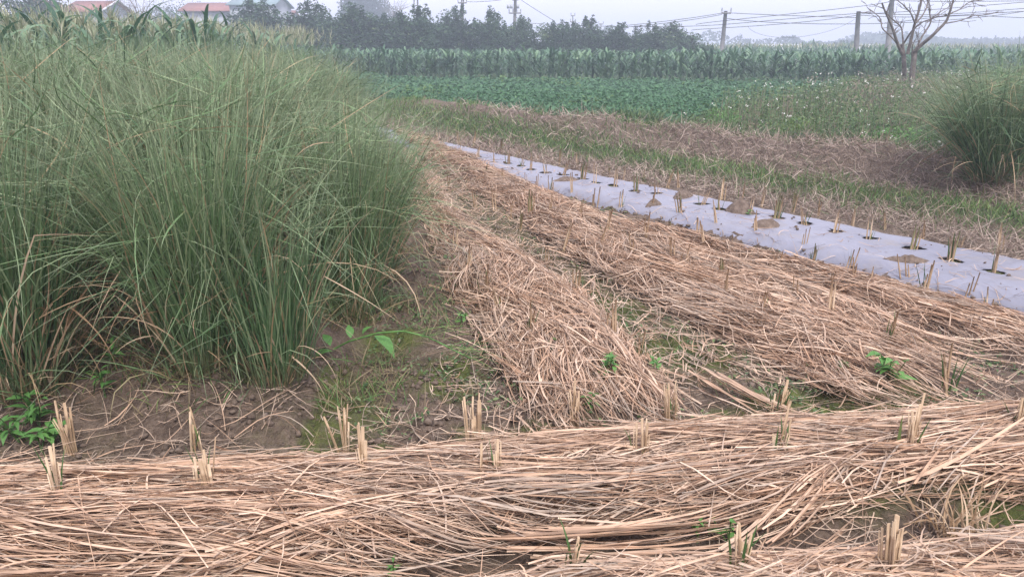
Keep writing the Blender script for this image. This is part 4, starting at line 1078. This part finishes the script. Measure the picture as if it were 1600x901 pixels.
for _ in range(760):
    y = R.uniform(8.5, 30); x = R.uniform(-9.5 - (y - 8.5) * .75, -8.0)
    if y > 19.8: x = R.uniform(-.8 * y - 2, -6.2 - (y - 19) * .12)
    h = R.uniform(1.9, 2.2); nl = 6
    az = R.uniform(0, 6.28) + np.arange(nl) * math.pi + R.normal(0, .4, nl)
    mb.add(*ribbons(np.column_stack([np.full(nl, x), np.full(nl, y), np.linspace(.35, .85, nl) * h]), az, R.uniform(.2, .6, nl), R.uniform(.9, 2, nl), R.uniform(.5, .8, nl), .09, 4, 1.5, 0, None, .4, base_w=.5))
link('maize_field', mb.mesh('maize_field', M_corn), kind='stuff', label='tall dark maize leaves deeper in the flowering field', cat='maize')
mb = MB()
N = 9000; pl = R.integers(0, 700, N); bx_, by_ = R.uniform(-14, -6.5, 700), R.uniform(9, 30, 700)
kx = bx_ < -6.4 - (by_ < 19.8) * .9
x, y = bx_[pl], by_[pl]; k = kx[pl]; x, y = x[k], y[k]; N = len(x)
mb.add(*ribbons(np.column_stack([x + R.normal(0, .02, N), y, R.uniform(1.65, 2.12, N)]), R.uniform(0, 6.28, N), R.uniform(.05, .7, N), R.uniform(0, .6, N), R.uniform(.2, .36, N), .016, 3))
link('maize_tassels', mb.mesh('maize_tassels', M_tassel), kind='stuff', label='yellowish tassels above the tall flowering maize', cat='maize')

# ------------------------------------------------------------------ trees
def tree_meshes(h, rx, nleaf, size, mat, seed, nclump=34, sprigs=7, low=.07):
    m = MB(); K0 = np.array([.5, .5, 0])
    m.tube([(0, 0, -.1), (.03, .02, h * .25), (0, .05, h * .5)], [h * .028, h * .022, h * .014], 7)
    cl = []
    for k in range(nclump):
        u = R.normal(size=3); u /= np.linalg.norm(u); r = R.uniform(.35, 1) ** .7
        zc = h * (low + .40) + u[2] * r * h * .46
        wz = 1 - .25 * max(0, (zc / h - .55) / .45)
        c = np.array([u[0] * r * rx * .9 * wz, u[1] * r * rx * .9 * wz, zc]); cl.append((c, R.uniform(.26, .44) * rx))
        if k % 2 == 0:
            b = np.array([0, .03, h * R.uniform(.15, .45)]); mid = (b + c) / 2 + [0, 0, -.05 * h]
            m.tube([b, mid, c], [h * .011, h * .008, h * .004], 5)
    for k in range(sprigs):
        a, r = R.uniform(0, 6.28), R.uniform(0, .75) * rx; c = np.array([r * math.cos(a), r * math.sin(a), h * (.98 - .28 * (r / rx) ** 2) + R.uniform(-.05, .10) * h])
        for j in range(3): cl.append((c - [0, 0, j * .055 * h], (.055 + .03 * j) * rx * 1.4))
    wts = np.array([q[1] ** 2 for q in cl]); ids = R.choice(len(cl), nleaf, p=wts / wts.sum())
    cc = np.array([q[0] for q in cl])[ids]; rr = np.array([q[1] for q in cl])[ids]
    u = R.normal(size=(nleaf, 3)); u /= np.linalg.norm(u, axis=1)[:, None]
    pos = cc + u * (rr * R.random(nleaf) ** .45)[:, None]
    nb_ = int(nleaf * .35); v = R.normal(size=(nb_, 3)); v /= np.linalg.norm(v, axis=1)[:, None]
    pos[:nb_] = v * (R.random(nb_) ** .4)[:, None] * [rx * .74, rx * .74, h * .38] + [0, 0, h * (low + .38)]
    pos[:, 2] = np.maximum(pos[:, 2], .15)
    tone = np.array([R.normal(0, .12) for _ in cl])[ids]
    lv = MB(); lv.add(*leaves(pos, u + R.normal(0, .7, (nleaf, 3)) + [0, 0, .35], R.uniform(.7, 1.3, nleaf) * size, .5, np.clip(R.random(nleaf) * .85 + tone, 0, 1)))
    return m.mesh('trunk', M_bark), lv.mesh('crown', mat)
YT = 58.0
tm = [tree_meshes(4.4, 1.75, 9500, .19, M_tree, k) for k in range(5)]
orch = [(398, 6, 88, 'round dark orchard tree before the blue-roofed house'), (482, 6, 86, 'orchard tree with a tall pointed leader, beside the small red roof'), (545, 9, 84, 'dense orchard tree under the tall hazy tree'),
        (605, 20, 80, 'lower orchard tree beside the leafless crown'), (655, 15, 76, 'orchard tree in front of the twin posts'), (712, 18, 66, 'orchard tree at the foot of the crossarm pole'), (766, 19, 58, 'narrow orchard tree between the two tall power poles'),
        (815, 28, 62, 'orchard tree at the foot of the transformer pole'), (868, 32, 56, 'orchard tree with a bent twig at its top'), (915, 31, 60, 'orchard tree beside the thin bracketed pole'), (968, 42, 62, 'rounded low orchard tree past the thin bracketed pole'),
        (1013, 40, 54, 'open airy orchard tree near the end of the row'), (1056, 37, 68, 'broad last tree of the orchard row'), (1106, 68, 30, 'small lone bush past the end of the orchard row')]
for k, (px, py, wd, lab) in enumerate(orch):
    Yk = YT + R.uniform(-1.5, 1.5); x, zt = at(px, py, Yk); s_z = zt / 4.3; s_x = wd / F * Yk * 1.03 / 2 / 1.46
    t = thing('orchard_tree', lab, 'tree', (x, Yk, 0), R.uniform(0, 6.28), 'row of orchard trees behind the maize'); t.scale = (s_x, s_x, s_z)
    a, b = tm[k % 5]; link('trunk', a, t); link('crown', b, t)
# big hazy tree
Yk = 150.0; x, zt = at(562, -22, Yk); a, b = tree_meshes(13.0, 6.2, 15000, .45, M_fartree, 9, 30, 0, .15)
t = thing('tall_tree', 'tall bluish hazy tree rising above the orchard row', 'tree', (x, Yk, 0)); link('trunk', a, t); link('crown', b, t)
for px, py, Yk, rx, lab in [(290, 5, 110, 5.2, 'hazy rounded tree before the long red roof'), (15, -20, 60, 5, 'hazy tree at the picture edge over the flowering maize'), (60, 0, 55, 3.2, 'hazy green tree beside the gabled house'), (247, 8, 120, 5, 'pale blue tree beside the hazy rounded tree')]:
    x, zt = at(px, py, Yk); a, b = tree_meshes(zt, rx, 3000, .3, M_fartree, 3, 24, 2, .15)
    t = thing('distant_tree', lab, 'tree', (x, Yk, 0)); link('trunk', a, t); link('crown', b, t)

# leafless trees grown from polylines
def limb(m, pts, r0, r1, twigs=0, tl=.5):
    pts = np.asarray(pts, float); n_ = max(8, len(pts) * 4)
    s = np.concatenate([[0], np.cumsum(np.linalg.norm(np.diff(pts, axis=0), axis=1))]); u = np.linspace(0, s[-1], n_)
    p = np.column_stack([np.interp(u, s, pts[:, i]) for i in range(3)])
    p[1:-1] = .25 * p[:-2] + .5 * p[1:-1] + .25 * p[2:]
    p[1:-1] += R.normal(0, .012 * s[-1] / n_ * 2, (n_ - 2, 3))
    m.tube(p, np.linspace(r0, r1, n_), 7)
    for _ in range(twigs):
        i = int(R.integers(n_ // 3, n_)); d = p[min(i + 1, n_ - 1)] - p[max(i - 1, 0)]; d /= np.linalg.norm(d) + 1e-9
        d = d * .7 + R.normal(0, .55, 3) + [0, 0, .25]; d /= np.linalg.norm(d); L_ = tl * R.uniform(.35, 1)
        e = p[i] + d * L_; mid = (p[i] + e) / 2 + R.normal(0, .05 * L_, 3)
        m.tube([p[i], mid, e], [max(r1 * .7, .008), .007, .004], 4)
        if R.random() < .6:
            d2 = d + R.normal(0, .6, 3); e2 = mid + d2 / np.linalg.norm(d2) * L_ * .5; m.tube([mid, (mid + e2) / 2 + R.normal(0, .03 * L_, 3), e2], [.007, .006, .004], 4)
YB = 22.0
def bt(px, py, dy=0.0): X_, Z_ = at(px, py, YB + dy); return (X_, YB + dy, Z_)
x0, _ = at(1418, 140, YB)
t = thing('bare_tree', 'leafless grey tree with two trunks standing among the flowering weeds', 'tree', (x0, YB, 0))
def sub(pts): return [(a - x0, b - YB, c) for a, b, c in pts]
m = MB()
limb(m, sub([bt(1412, 165, .3), bt(1413, 110, .3), bt(1412, 85, .3), bt(1407, 70, .3)]), .075, .058)
link('trunk', m.mesh('trunk', M_deadbark), t)
m = MB()
limb(m, sub([bt(1424, 165), bt(1425, 120), bt(1428, 95), bt(1428, 80)]), .09, .07)
link('trunk', m.mesh('trunk', M_deadbark), t)
for pts, r0, r1, tw in [
    ([bt(1412, 88, .3), bt(1403, 70, .2), bt(1393, 40, .1), bt(1384, 20, 0), bt(1378, 5, -.1)], .06, .028, 4),
    ([bt(1404, 72, .3), bt(1395, 60, .5), bt(1378, 45, .6), bt(1376, 28, .7), bt(1355, 12, .7)], .03, .012, 5),
    ([bt(1412, 80, .3), bt(1410, 50, .6), bt(1408, 42, .6), bt(1390, 27, .7), bt(1385, 18, .6)], .035, .015, 4),
    ([bt(1418, 85, .2), bt(1424, 60, .2), bt(1430, 35, .1), bt(1438, 10, 0), bt(1443, -25, 0)], .06, .03, 3),
    ([bt(1430, 38, .1), bt(1424, 22, -.3), bt(1412, 8, -.5), bt(1402, 1, -.6), bt(1395, -15, -.6)], .028, .012, 4),
    ([bt(1412, 68, .1), bt(1425, 48, -.2), bt(1440, 35, -.4), bt(1460, 28, -.5), bt(1480, 24, -.6)], .032, .014, 4),
    ([bt(1432, 36, .1), bt(1442, 24, .3), bt(1450, 8, .4), bt(1448, -12, .5)], .03, .014, 4),
    ([bt(1428, 82), bt(1440, 70), bt(1455, 58, -.2), bt(1470, 43, -.3), bt(1480, 32, -.3), bt(1487, 10, -.4), bt(1494, -12, -.4)], .07, .026, 4),
    ([bt(1476, 37, -.3), bt(1500, 33, -.4), bt(1520, 25, -.5), bt(1545, 23, -.6)], .022, .008, 3),
    ([bt(1430, 80, 0), bt(1440, 58, .3), bt(1455, 36, .4), bt(1452, 18, .4), bt(1451, -8, .4)], .04, .016, 4),
    ([bt(1484, 22, -.3), bt(1500, 15, -.2), bt(1513, 4, -.2), bt(1532, 1, -.2)], .024, .008, 3),
    ([bt(1448, 36, .4), bt(1470, 18, .5), bt(1486, 10, .6), bt(1482, -6, .6)], .02, .01, 3),
    ([bt(1425, 95), bt(1426, 70, -.2), bt(1429, 63, -.2)], .03, .008, 2), ([bt(1432, 85), bt(1436, 66, -.2), bt(1435, 60, -.2)], .025, .007, 1)]:
    m = MB(); limb(m, sub(pts), r0 * .82, r1 * .75, tw + 5, .5); link('branch', m.mesh('branch', M_deadbark), t)
def twiggy(px, py, Yk, spreadx, lab, n_=16, r=.03):
    x, zt = at(px, py, Yk); t = thing('bare_tree', lab, 'tree', (x, Yk, 0)); m = MB(); limb(m, [(0, 0, 0), (.05, 0, zt * .4), (0, .1, zt * .6)], r * 2.5, r); link('trunk', m.mesh('trunk', M_deadbark), t); m = MB()
    for k in range(n_):
        a = R.uniform(0, 6.28); d = spreadx * R.uniform(.3, 1); z0 = zt * R.uniform(.4, .62)
        limb(m, [(0, 0, z0), (d * .4 * math.cos(a), d * .4 * math.sin(a), z0 + (zt - z0) * .6), (d * math.cos(a), d * math.sin(a), zt * R.uniform(.78, 1.05))], r * .7, r * .3, 5, spreadx * .45)
    link('branches', m.mesh('branches', M_deadbark), t)
twiggy(215, -12, 48, 2.2, 'thin leafless tree over the flowering maize', 18, .03)
twiggy(95, -8, 50, 1.6, 'faint leafless tree in front of the gabled house', 10, .025)
twiggy(618, -2, 120, 3.6, 'pale leafless crown beside the tall hazy tree', 22, .06)
# sapling at the picture edge
x, y = 9.35, 12.8
t = thing('sapling', 'leafy sapling whose twigs reach in at the picture edge', 'sapling', (x, y, hz(x, y)))
m = MB(); limb(m, [(0, 0, 0), (-.05, 0, .8), (-.2, 0, 1.25), (-.45, 0, 1.5)], .02, .006, 3, .3); limb(m, [(-.05, 0, .8), (-.2, -.1, 1.2), (-.55, -.1, 1.36)], .01, .005, 3, .25); link('stem', m.mesh('stem', M_bark), t)
N = 110; c = np.column_stack([R.uniform(-.62, .25, N), R.normal(0, .12, N), R.uniform(1.15, 1.6, N)]); m = MB(); m.add(*leaves(c, R.normal(0, .6, (N, 3)) + [0, -.4, .6], R.uniform(.06, .12, N), .45)); link('foliage', m.mesh('foliage', M_tree), t)

# ------------------------------------------------------------------ distant woods, hill, tunnels, bananas
def woods(name, pts, Yk, lab, size, mat=M_fartree, dens=1.0, depth=5, kind='stuff'):
    m = MB(); xs_, zs_ = zip(*[at(px, py, Yk) for px, py in pts]); xs_, zs_ = np.array(xs_), np.array(zs_)
    N = int((xs_[-1] - xs_[0]) * zs_.max() / size ** 2 * 3.2 * dens); x = R.uniform(xs_[0], xs_[-1], N)
    top = np.interp(x, xs_, zs_) * (1 + .16 * (fbm(x, x * 0, size * 5, 3) - .5)); z = top * (R.random(N) ** .7)
    dy = (1 - (z / np.maximum(top, .1)) ** 2) * depth * -.5 + R.uniform(0, depth * .4, N)
    m.add(*leaves(np.column_stack([x, Yk + dy, z]), R.normal(0, .7, (N, 3)) + [0, -.6, .5], R.uniform(.7, 1.4, N) * size, .8)); return link(name, m.mesh(name, mat), kind=kind, label=lab, cat='woods')
woods('distant_woods', [(1080, 60), (1092, 52), (1112, 47), (1130, 51), (1145, 60), (1158, 52), (1166, 60), (1185, 62), (1215, 60), (1235, 56), (1245, 56), (1260, 66), (1290, 66), (1340, 60), (1372, 66), (1400, 62), (1425, 60), (1440, 66), (1620, 66)], 240, 'faint blue trees along the horizon', .8)
woods('distant_woods', [(1215, 66), (1222, 57), (1236, 54), (1244, 58), (1250, 66)], 215, 'faint blue tree knot behind the white tunnels', .7, depth=3)
woods('distant_woods', [(1250, 80), (1262, 66), (1285, 72), (1300, 68), (1330, 64), (1350, 70), (1380, 72), (1410, 72), (1440, 76), (1452, 71), (1464, 76), (1500, 72), (1512, 78), (1532, 72), (1548, 78), (1580, 78), (1625, 80)], 135, 'bluish line of bushes and trees behind the maize', .5, depth=6)
woods('distant_woods', [(930, 70), (945, 42), (960, 40), (972, 52), (990, 70)], 230, 'pale blue tree between two orchard trees', .8, depth=3)
woods('distant_woods', [(-60, 55), (200, 50), (430, 60), (700, 66), (1100, 70)], 200, 'faint woods behind the houses and orchard row', .9)
hx = np.linspace(70, 320, 90); hyv = np.linspace(225, 310, 24); HX, HY = np.meshgrid(hx, hyv)
xa, za = at(1420, 58, 225); prof = np.interp(HX, [at(p, 50, 225)[0] for p in (1405, 1425, 1445, 1500, 1530, 1560, 1600, 1800)], [0, 3.4, 5.8, 6.6, 5.4, 4.4, 4.0, 4])
HZ = prof * np.clip(1 - np.abs(HY - 262) / 44, 0, 1) ** .6 * (.95 + .12 * (fbm(HX, HY, 9, 3) - .5)) - .3
ny, nx = HX.shape; i = (np.arange(ny - 1)[:, None] * nx + np.arange(nx - 1)[None]); Q = np.stack([i, i + 1, i + nx + 1, i + nx], -1).reshape(-1, 4)
link('hill', raw_mesh('hill', np.stack([HX, HY, HZ], -1).reshape(-1, 3), Q, None, np.tile([0, 0, 1.0], (HX.size, 1)), M_soil), kind='structure')
m = MB(); N = 9000; x = R.uniform(72, 318, N); y = R.uniform(226, 290, N); pz = np.interp(x, [at(p, 50, 225)[0] for p in (1405, 1425, 1445, 1500, 1530, 1560, 1600, 1800)], [0, 3.4, 5.8, 6.6, 5.4, 4.4, 4.0, 4]) * np.clip(1 - np.abs(y - 262) / 44, 0, 1) ** .6
m.add(*leaves(np.column_stack([x, y, pz + R.uniform(-.4, .7, N)]), R.normal(0, .6, (N, 3)) + [0, -.5, .7], R.uniform(.8, 1.6, N), .8)); link('hill_woods', m.mesh('hill_woods', M_fartree), kind='stuff', label='hazy woods covering the low hill', cat='woods')
for k, px in enumerate(range(1522, 1612, 11)):
    Yk = 235 + R.uniform(-6, 6); x, zt = at(px + R.uniform(-2, 2), R.uniform(57, 63), Yk); N = 240; m = MB(); zz = R.random(N) ** 1.3; a = R.uniform(0, 6.28, N); rr = (1 - zz) * 1.25 * np.sqrt(R.random(N))
    m.add(*leaves(np.column_stack([rr * np.cos(a), rr * np.sin(a), zz * (zt) + .2]), R.normal(0, .6, (N, 3)) + [0, -.4, .6], .6, .6))
    link('conifer', m.mesh('conifer', M_fartree), None, 'small pointed tree in the hazy row along the hill', 'tree', 'pointed trees along the hill', None, (x, Yk, 0))
# white tunnels
for px0, px1, Yk, lab in [(1192, 1262, 172, 'long white plastic tunnel among the far bushes'), (1268, 1372, 178, 'second white plastic tunnel, partly behind banana plants'), (1245, 1300, 190, 'short white tunnel behind the others')]:
    xa, zt = at(px0, 69.5, Yk); xb, _ = at(px1, 69.5, Yk); L_ = xb - xa; th = np.linspace(0, math.pi, 11)
    prof = np.column_stack([np.cos(th) * 2.6, np.sin(th) ** .6 * zt]); V, Q = [], []
    for e in (0, L_):
        for p_ in prof: V.append((e, p_[0], p_[1]))
    Q = [(i, i + 1, i + 12, i + 11) for i in range(10)]; T = [(0, i + 1, i) for i in range(1, 10)] + [(11, 11 + i, 12 + i) for i in range(1, 10)]
    t = thing('poly_tunnel', lab, 'greenhouse', (xa, Yk, 0)); link('cover', MB().add(V, Q, T).mesh('cover', M_tunnel), t)
    m = MB()
    for e in np.arange(.5, L_, 2.2): m.tube([(e, p_[0] * 1.01, p_[1] * 1.01 + .02) for p_ in prof], .04, 4)
    link('hoops', m.mesh('hoops', M_steel), t)
# bananas
for k, (px, py, Yk) in enumerate([(1262, 64, 108), (1272, 62, 112), (1300, 70, 105), (1318, 66, 110), (1330, 64, 112), (1190, 70, 104), (1178, 71, 106), (1240, 71, 104)]):
    x, zt = at(px, py, Yk); m = MB(); m.tube([(0, 0, 0), (.03, 0, zt * .35), (0, 0, zt * .6)], [.13, .11, .07], 6, K=np.array([.6, .4, 0])); t = thing('banana_plant', 'hazy banana plant with ragged leaves behind the maize', 'banana plant', (x, Yk, 0), group='banana plants behind the maize')
    link('trunk', m.mesh('trunk', M_fartree), t)
    N = 9; m = MB(); m.add(*ribbons(np.tile([0, 0, zt * .55], (N, 1)), np.arange(N) * 2.4, R.uniform(.15, .6, N), R.uniform(.5, 1.6, N), R.uniform(.5, .62, N) * zt, .42, 5, 1.5, base_w=.4)); link('leaves', m.mesh('leaves', M_corn), t)

# ------------------------------------------------------------------ houses
def gable(name, lab, x0, x1, y0, y1, ze, zr, roofmat, wallmat, along='x', over=.35, windows=()):
    t = thing(name, lab, 'house', ((x0 + x1) / 2, (y0 + y1) / 2, 0)); w2, d2 = (x1 - x0) / 2, (y1 - y0) / 2
    m = MB(); m.box((0, 0, ze / 2), (2 * w2, 2 * d2, ze))
    if along == 'x': 
        for s_ in (-1, 1): m.add([(s_ * w2, -d2, ze), (s_ * w2, d2, ze), (s_ * w2, 0, zr - .12)], None, [(0, 1, 2)])
    else:
        for s_ in (-1, 1): m.add([(-w2, s_ * d2, ze), (w2, s_ * d2, ze), (0, s_ * d2, zr - .12)], None, [(0, 1, 2)])
    link('wall', m.mesh('wall', wallmat), t); m = MB()
    def slab(a, b, c, d):
        A = np.array([a, b, c, d], float); V = np.vstack([A, A + [0, 0, .12]]); m.add(V, [(0, 1, 2, 3), (4, 7, 6, 5), (0, 4, 5, 1), (1, 5, 6, 2), (2, 6, 7, 3), (3, 7, 4, 0)])
    o = over; sl = (zr - ze) / (d2 if along == 'x' else w2) * o
    if along == 'x':
        for s_ in (-1, 1): slab((-w2 - o, s_ * (d2 + o), ze - sl), (w2 + o, s_ * (d2 + o), ze - sl), (w2 + o, 0, zr), (-w2 - o, 0, zr))
    else:
        for s_ in (-1, 1): slab((s_ * (w2 + o), -d2 - o, ze - sl), (s_ * (w2 + o), d2 + o, ze - sl), (0, d2 + o, zr), (0, -d2 - o, zr))
    link('roof', m.mesh('roof', roofmat), t)
    for (wx, wz, ww, wh) in windows:
        f = link('window', MB().box((wx, -d2 - .03, wz), (ww, .08, wh)).mesh('window', M_wall), t); link('pane', MB().box((wx, -d2 - .08, wz), (ww * .82, .03, wh * .86)).mesh('pane', M_dark), f)
    return t
Yk = 92; xa, zr = at(283, 4, Yk); xb, _ = at(356, 8, Yk); _, ze = at(300, 17, Yk)
gable('farmhouse', 'long low house with red tiled roof and pale wall', xa, xb, Yk, Yk + 6, ze, zr, M_tile, M_wall, 'x', .4, [(-1.6, 2.4, .8, 1), (1.4, 2.4, .8, 1)])
Yk = 86; xa, _ = at(357, 0, Yk); xb, zr = at(425, -6, Yk); _, ze = at(400, 8, Yk)
t = gable('farmhouse', 'bluish house with grey green sheet roof behind the round orchard tree', xa, xb, Yk, Yk + 7, ze, zr, M_metalroof, M_wall, 'x', .3, [(-1.8, 4.6, .5, .9), (1.9, 4.6, .5, .9)])
Yk = 95; xa, _ = at(432, 20, Yk); xb, zr = at(453, 17, Yk); _, ze = at(440, 28, Yk)
gable('farmhouse', 'small red roofed building between two orchard trees', xa, xb, Yk, Yk + 4, ze, zr, M_tile, M_wall, 'x', .2)
Yk = 70; xa, zr = at(118, 1, Yk); xb, _ = at(152, 1, Yk); _, ze = at(130, 18, Yk)
t = gable('farmhouse', 'red roofed house with white barge boards over the flowering maize', xa - 1.3, xb, Yk, Yk + 6, ze, zr, M_tile, M_wall, 'x', .3, [(0, 2.2, .7, .9)])
m = MB(); cx = (xb - xa + 1.3) / 2 + .33
for s_ in (-1, 1): m.tube([(cx, 0, zr + .16), (cx, s_ * 3.35, ze - .02)], .09, 4)
link('barge_board', m.mesh('barge_board', M_tunnel), t)
Yk = 72; xa, zr = at(96, 6, Yk); xb, _ = at(112, 6, Yk); _, ze = at(100, 14, Yk)
gable('farmhouse', 'pale gable end beside the house with white barge boards', xa - .6, xb, Yk - 4, Yk - 1.4, ze, zr, M_tile, M_wall, 'y', .2)

# ------------------------------------------------------------------ poles and cables
def pole(pxb, pyb, pxt, pyt, Yk, r, lab, arms=(), name='power_pole', boxes=()):
    xt, zt = at(pxt, pyt, Yk); xb, zb = at(pxb, pyb, Yk); sl = (xt - xb) / (zt - zb); x0 = xb - sl * zb
    t = thing(name, lab, 'power pole', (x0, Yk, 0)); P_ = lambda z_: np.array([sl * z_, 0, z_])
    m = MB(); m.tube([P_(-.2), P_(zt * .5), P_(zt)], [r * 1.25, r * 1.05, r * .85], 10); link('shaft', m.mesh('shaft', M_conc), t)
    for (py, wpx, ins) in arms:
        _, za = at(pxt, py, Yk); wd = wpx / F * Yk; c = P_(za); a = link('crossarm', MB().box(c + [0, -r - .04, 0], (wd, .09, .10)).mesh('crossarm', M_conc), t)
        for k in range(ins):
            xx = c[0] + wd * (k / (ins - 1) - .5) * .94 if ins > 1 else c[0]
            link('insulator', MB().tube([(xx, -r - .04, za + .05), (xx, -r - .04, za + .16), (xx, -r - .04, za + .34)], [.05, .06, .03], 6).mesh('insulator', M_steel), a)
    for (py, dx, wpx, hpx) in boxes:
        _, za = at(pxt, py, Yk); link('transformer_box', MB().box(P_(za) + [dx / F * Yk, -r - .12, 0], (wpx / F * Yk, .3, hpx / F * Yk)).mesh('transformer_box', M_steel), t)
pole(722, 40, 723, -30, 70, .15, 'tall power pole with one crossarm above the orchard row', [(5, 13, 3)])
pole(804, 40, 806, -30, 70, .14, 'tall power pole carrying small grey boxes above the orchard row', [(0.5, 9, 2), (21, 18, 4)], boxes=[(11, -10, 4, 5), (11, -5.5, 4, 5), (11, 4, 4, 5)])
pole(895, 70, 895, 24, 95, .07, 'thin pole with two short brackets between orchard trees', [(25, 6, 2), (34.5, 8, 2)])
pole(939, 60, 939, 37, 105, .07, 'tiny far pole between orchard trees', [(38, 7, 2)])
pole(647, 40, 647, -25, 80, .06, 'thinner of two close posts behind the orchard row'); pole(652.5, 40, 652.5, -25, 80, .08, 'thicker of two close posts behind the orchard row')
pole(1128.5, 73, 1134, 17.5, 55, .14, 'leaning concrete pole with a short crossarm at its top', [(21, 14, 2)])
pole(1337, 88, 1341.5, 18, 50, .15, 'leaning concrete pole without crossarm, shorter than its neighbour')
pole(1386, 92, 1396, -25, 48, .15, 'leaning concrete pole seen through the leafless tree')
for k, (px, py) in enumerate([(1480, 67), (1570, 64)]):
    x, zt = at(px, py, 205); t = thing('white_post', ['thin white post below the wooded hill', 'thin white post below the pointed trees'][k], 'post', (x, 205, 0)); link('shaft', MB().tube([(0, 0, 0), (0, 0, zt / 2), (0, 0, zt)], .14, 6).mesh('shaft', M_tunnel), t)
def cable(pts, Ys, lab, r=.017):
    P_ = np.array([(at(px, py, Y_)[0], Y_, at(px, py, Y_)[1]) for (px, py), Y_ in zip(pts, Ys)])
    n_ = len(P_); s = np.linspace(0, 1, n_); u = np.linspace(0, 1, 25)
    deg = min(n_ - 1, 3); p = np.column_stack([np.polyval(np.polyfit(s, P_[:, i], deg), u) for i in range(3)])
    link('overhead_cable', MB().tube(p, r, 4).mesh('overhead_cable', M_wire), None, lab, 'cable', 'overhead cables')
cables = [([(1127, 21), (1060, 31), (980, 40)], 'cable running down from the crossarm pole toward the orchard', 0), ([(1128, 23), (1060, 34), (985, 42)], 'second cable running down from the crossarm pole toward the orchard', 0),
    ([(1141, 20.5), (1215, 24), (1340, 28)], 'cable from the crossarm end to the shorter leaning pole', 0), ([(985, 42), (1080, 41), (1140, 38), (1230, 30), (1340, 21.5)], 'lower cable rising to the top of the shorter leaning pole', 0),
    ([(1085, 39), (1140, 32), (1215, 24), (1340, 11), (1392, 2)], 'cable climbing toward the pole behind the leafless tree', 0), ([(1134, 29), (1195, 34), (1270, 38), (1400, 37), (1500, 29), (1620, 15)], 'slack cable dipping between the leaning poles and rising past the tree', 0),
    ([(1080, 47.5), (1130, 44), (1230, 37), (1340, 24)], 'lowest cable meeting the shorter leaning pole', 0), ([(1168, 42), (1195, 55), (1235, 59.5), (1290, 50), (1336, 30)], 'loose thin cable hanging deep between the poles', .008),
    ([(1392, 1), (1480, 2.5), (1620, 1.5)], 'topmost cable leaving the pole behind the leafless tree', 0), ([(1342, 22), (1400, 19.5), (1500, 12), (1620, 2)], 'cable rising from the shorter leaning pole past the tree', 0),
    ([(1342, 20), (1440, 23.5), (1520, 20), (1620, 12)], 'cable sagging behind the leafless crown', 0), ([(1342, 24), (1420, 27), (1500, 24), (1620, 17)], 'cable just below the sagging one behind the leafless crown', 0), ([(1395, 36), (1480, 26), (1540, 25.5), (1620, 29)], 'lowest cable falling away past the tree', 0)]
for pts, lab, r in cables: cable(pts, [52 + 3 * (p[0] < 1200) - 2 * (p[0] > 1380) for p in pts], lab, r or .017)
for pts, lab in [([(729, 3), (760, 2.5), (800, -2)], 'faint cable between the two tall poles'), ([(808, -4), (835, 14), (866, 33)], 'faint guy cable slanting down from the pole with boxes'), ([(820, 36), (900, 40), (985, 42)], 'faint level cable over the orchard tops')]: cable(pts, [70] * 3, lab, .018)
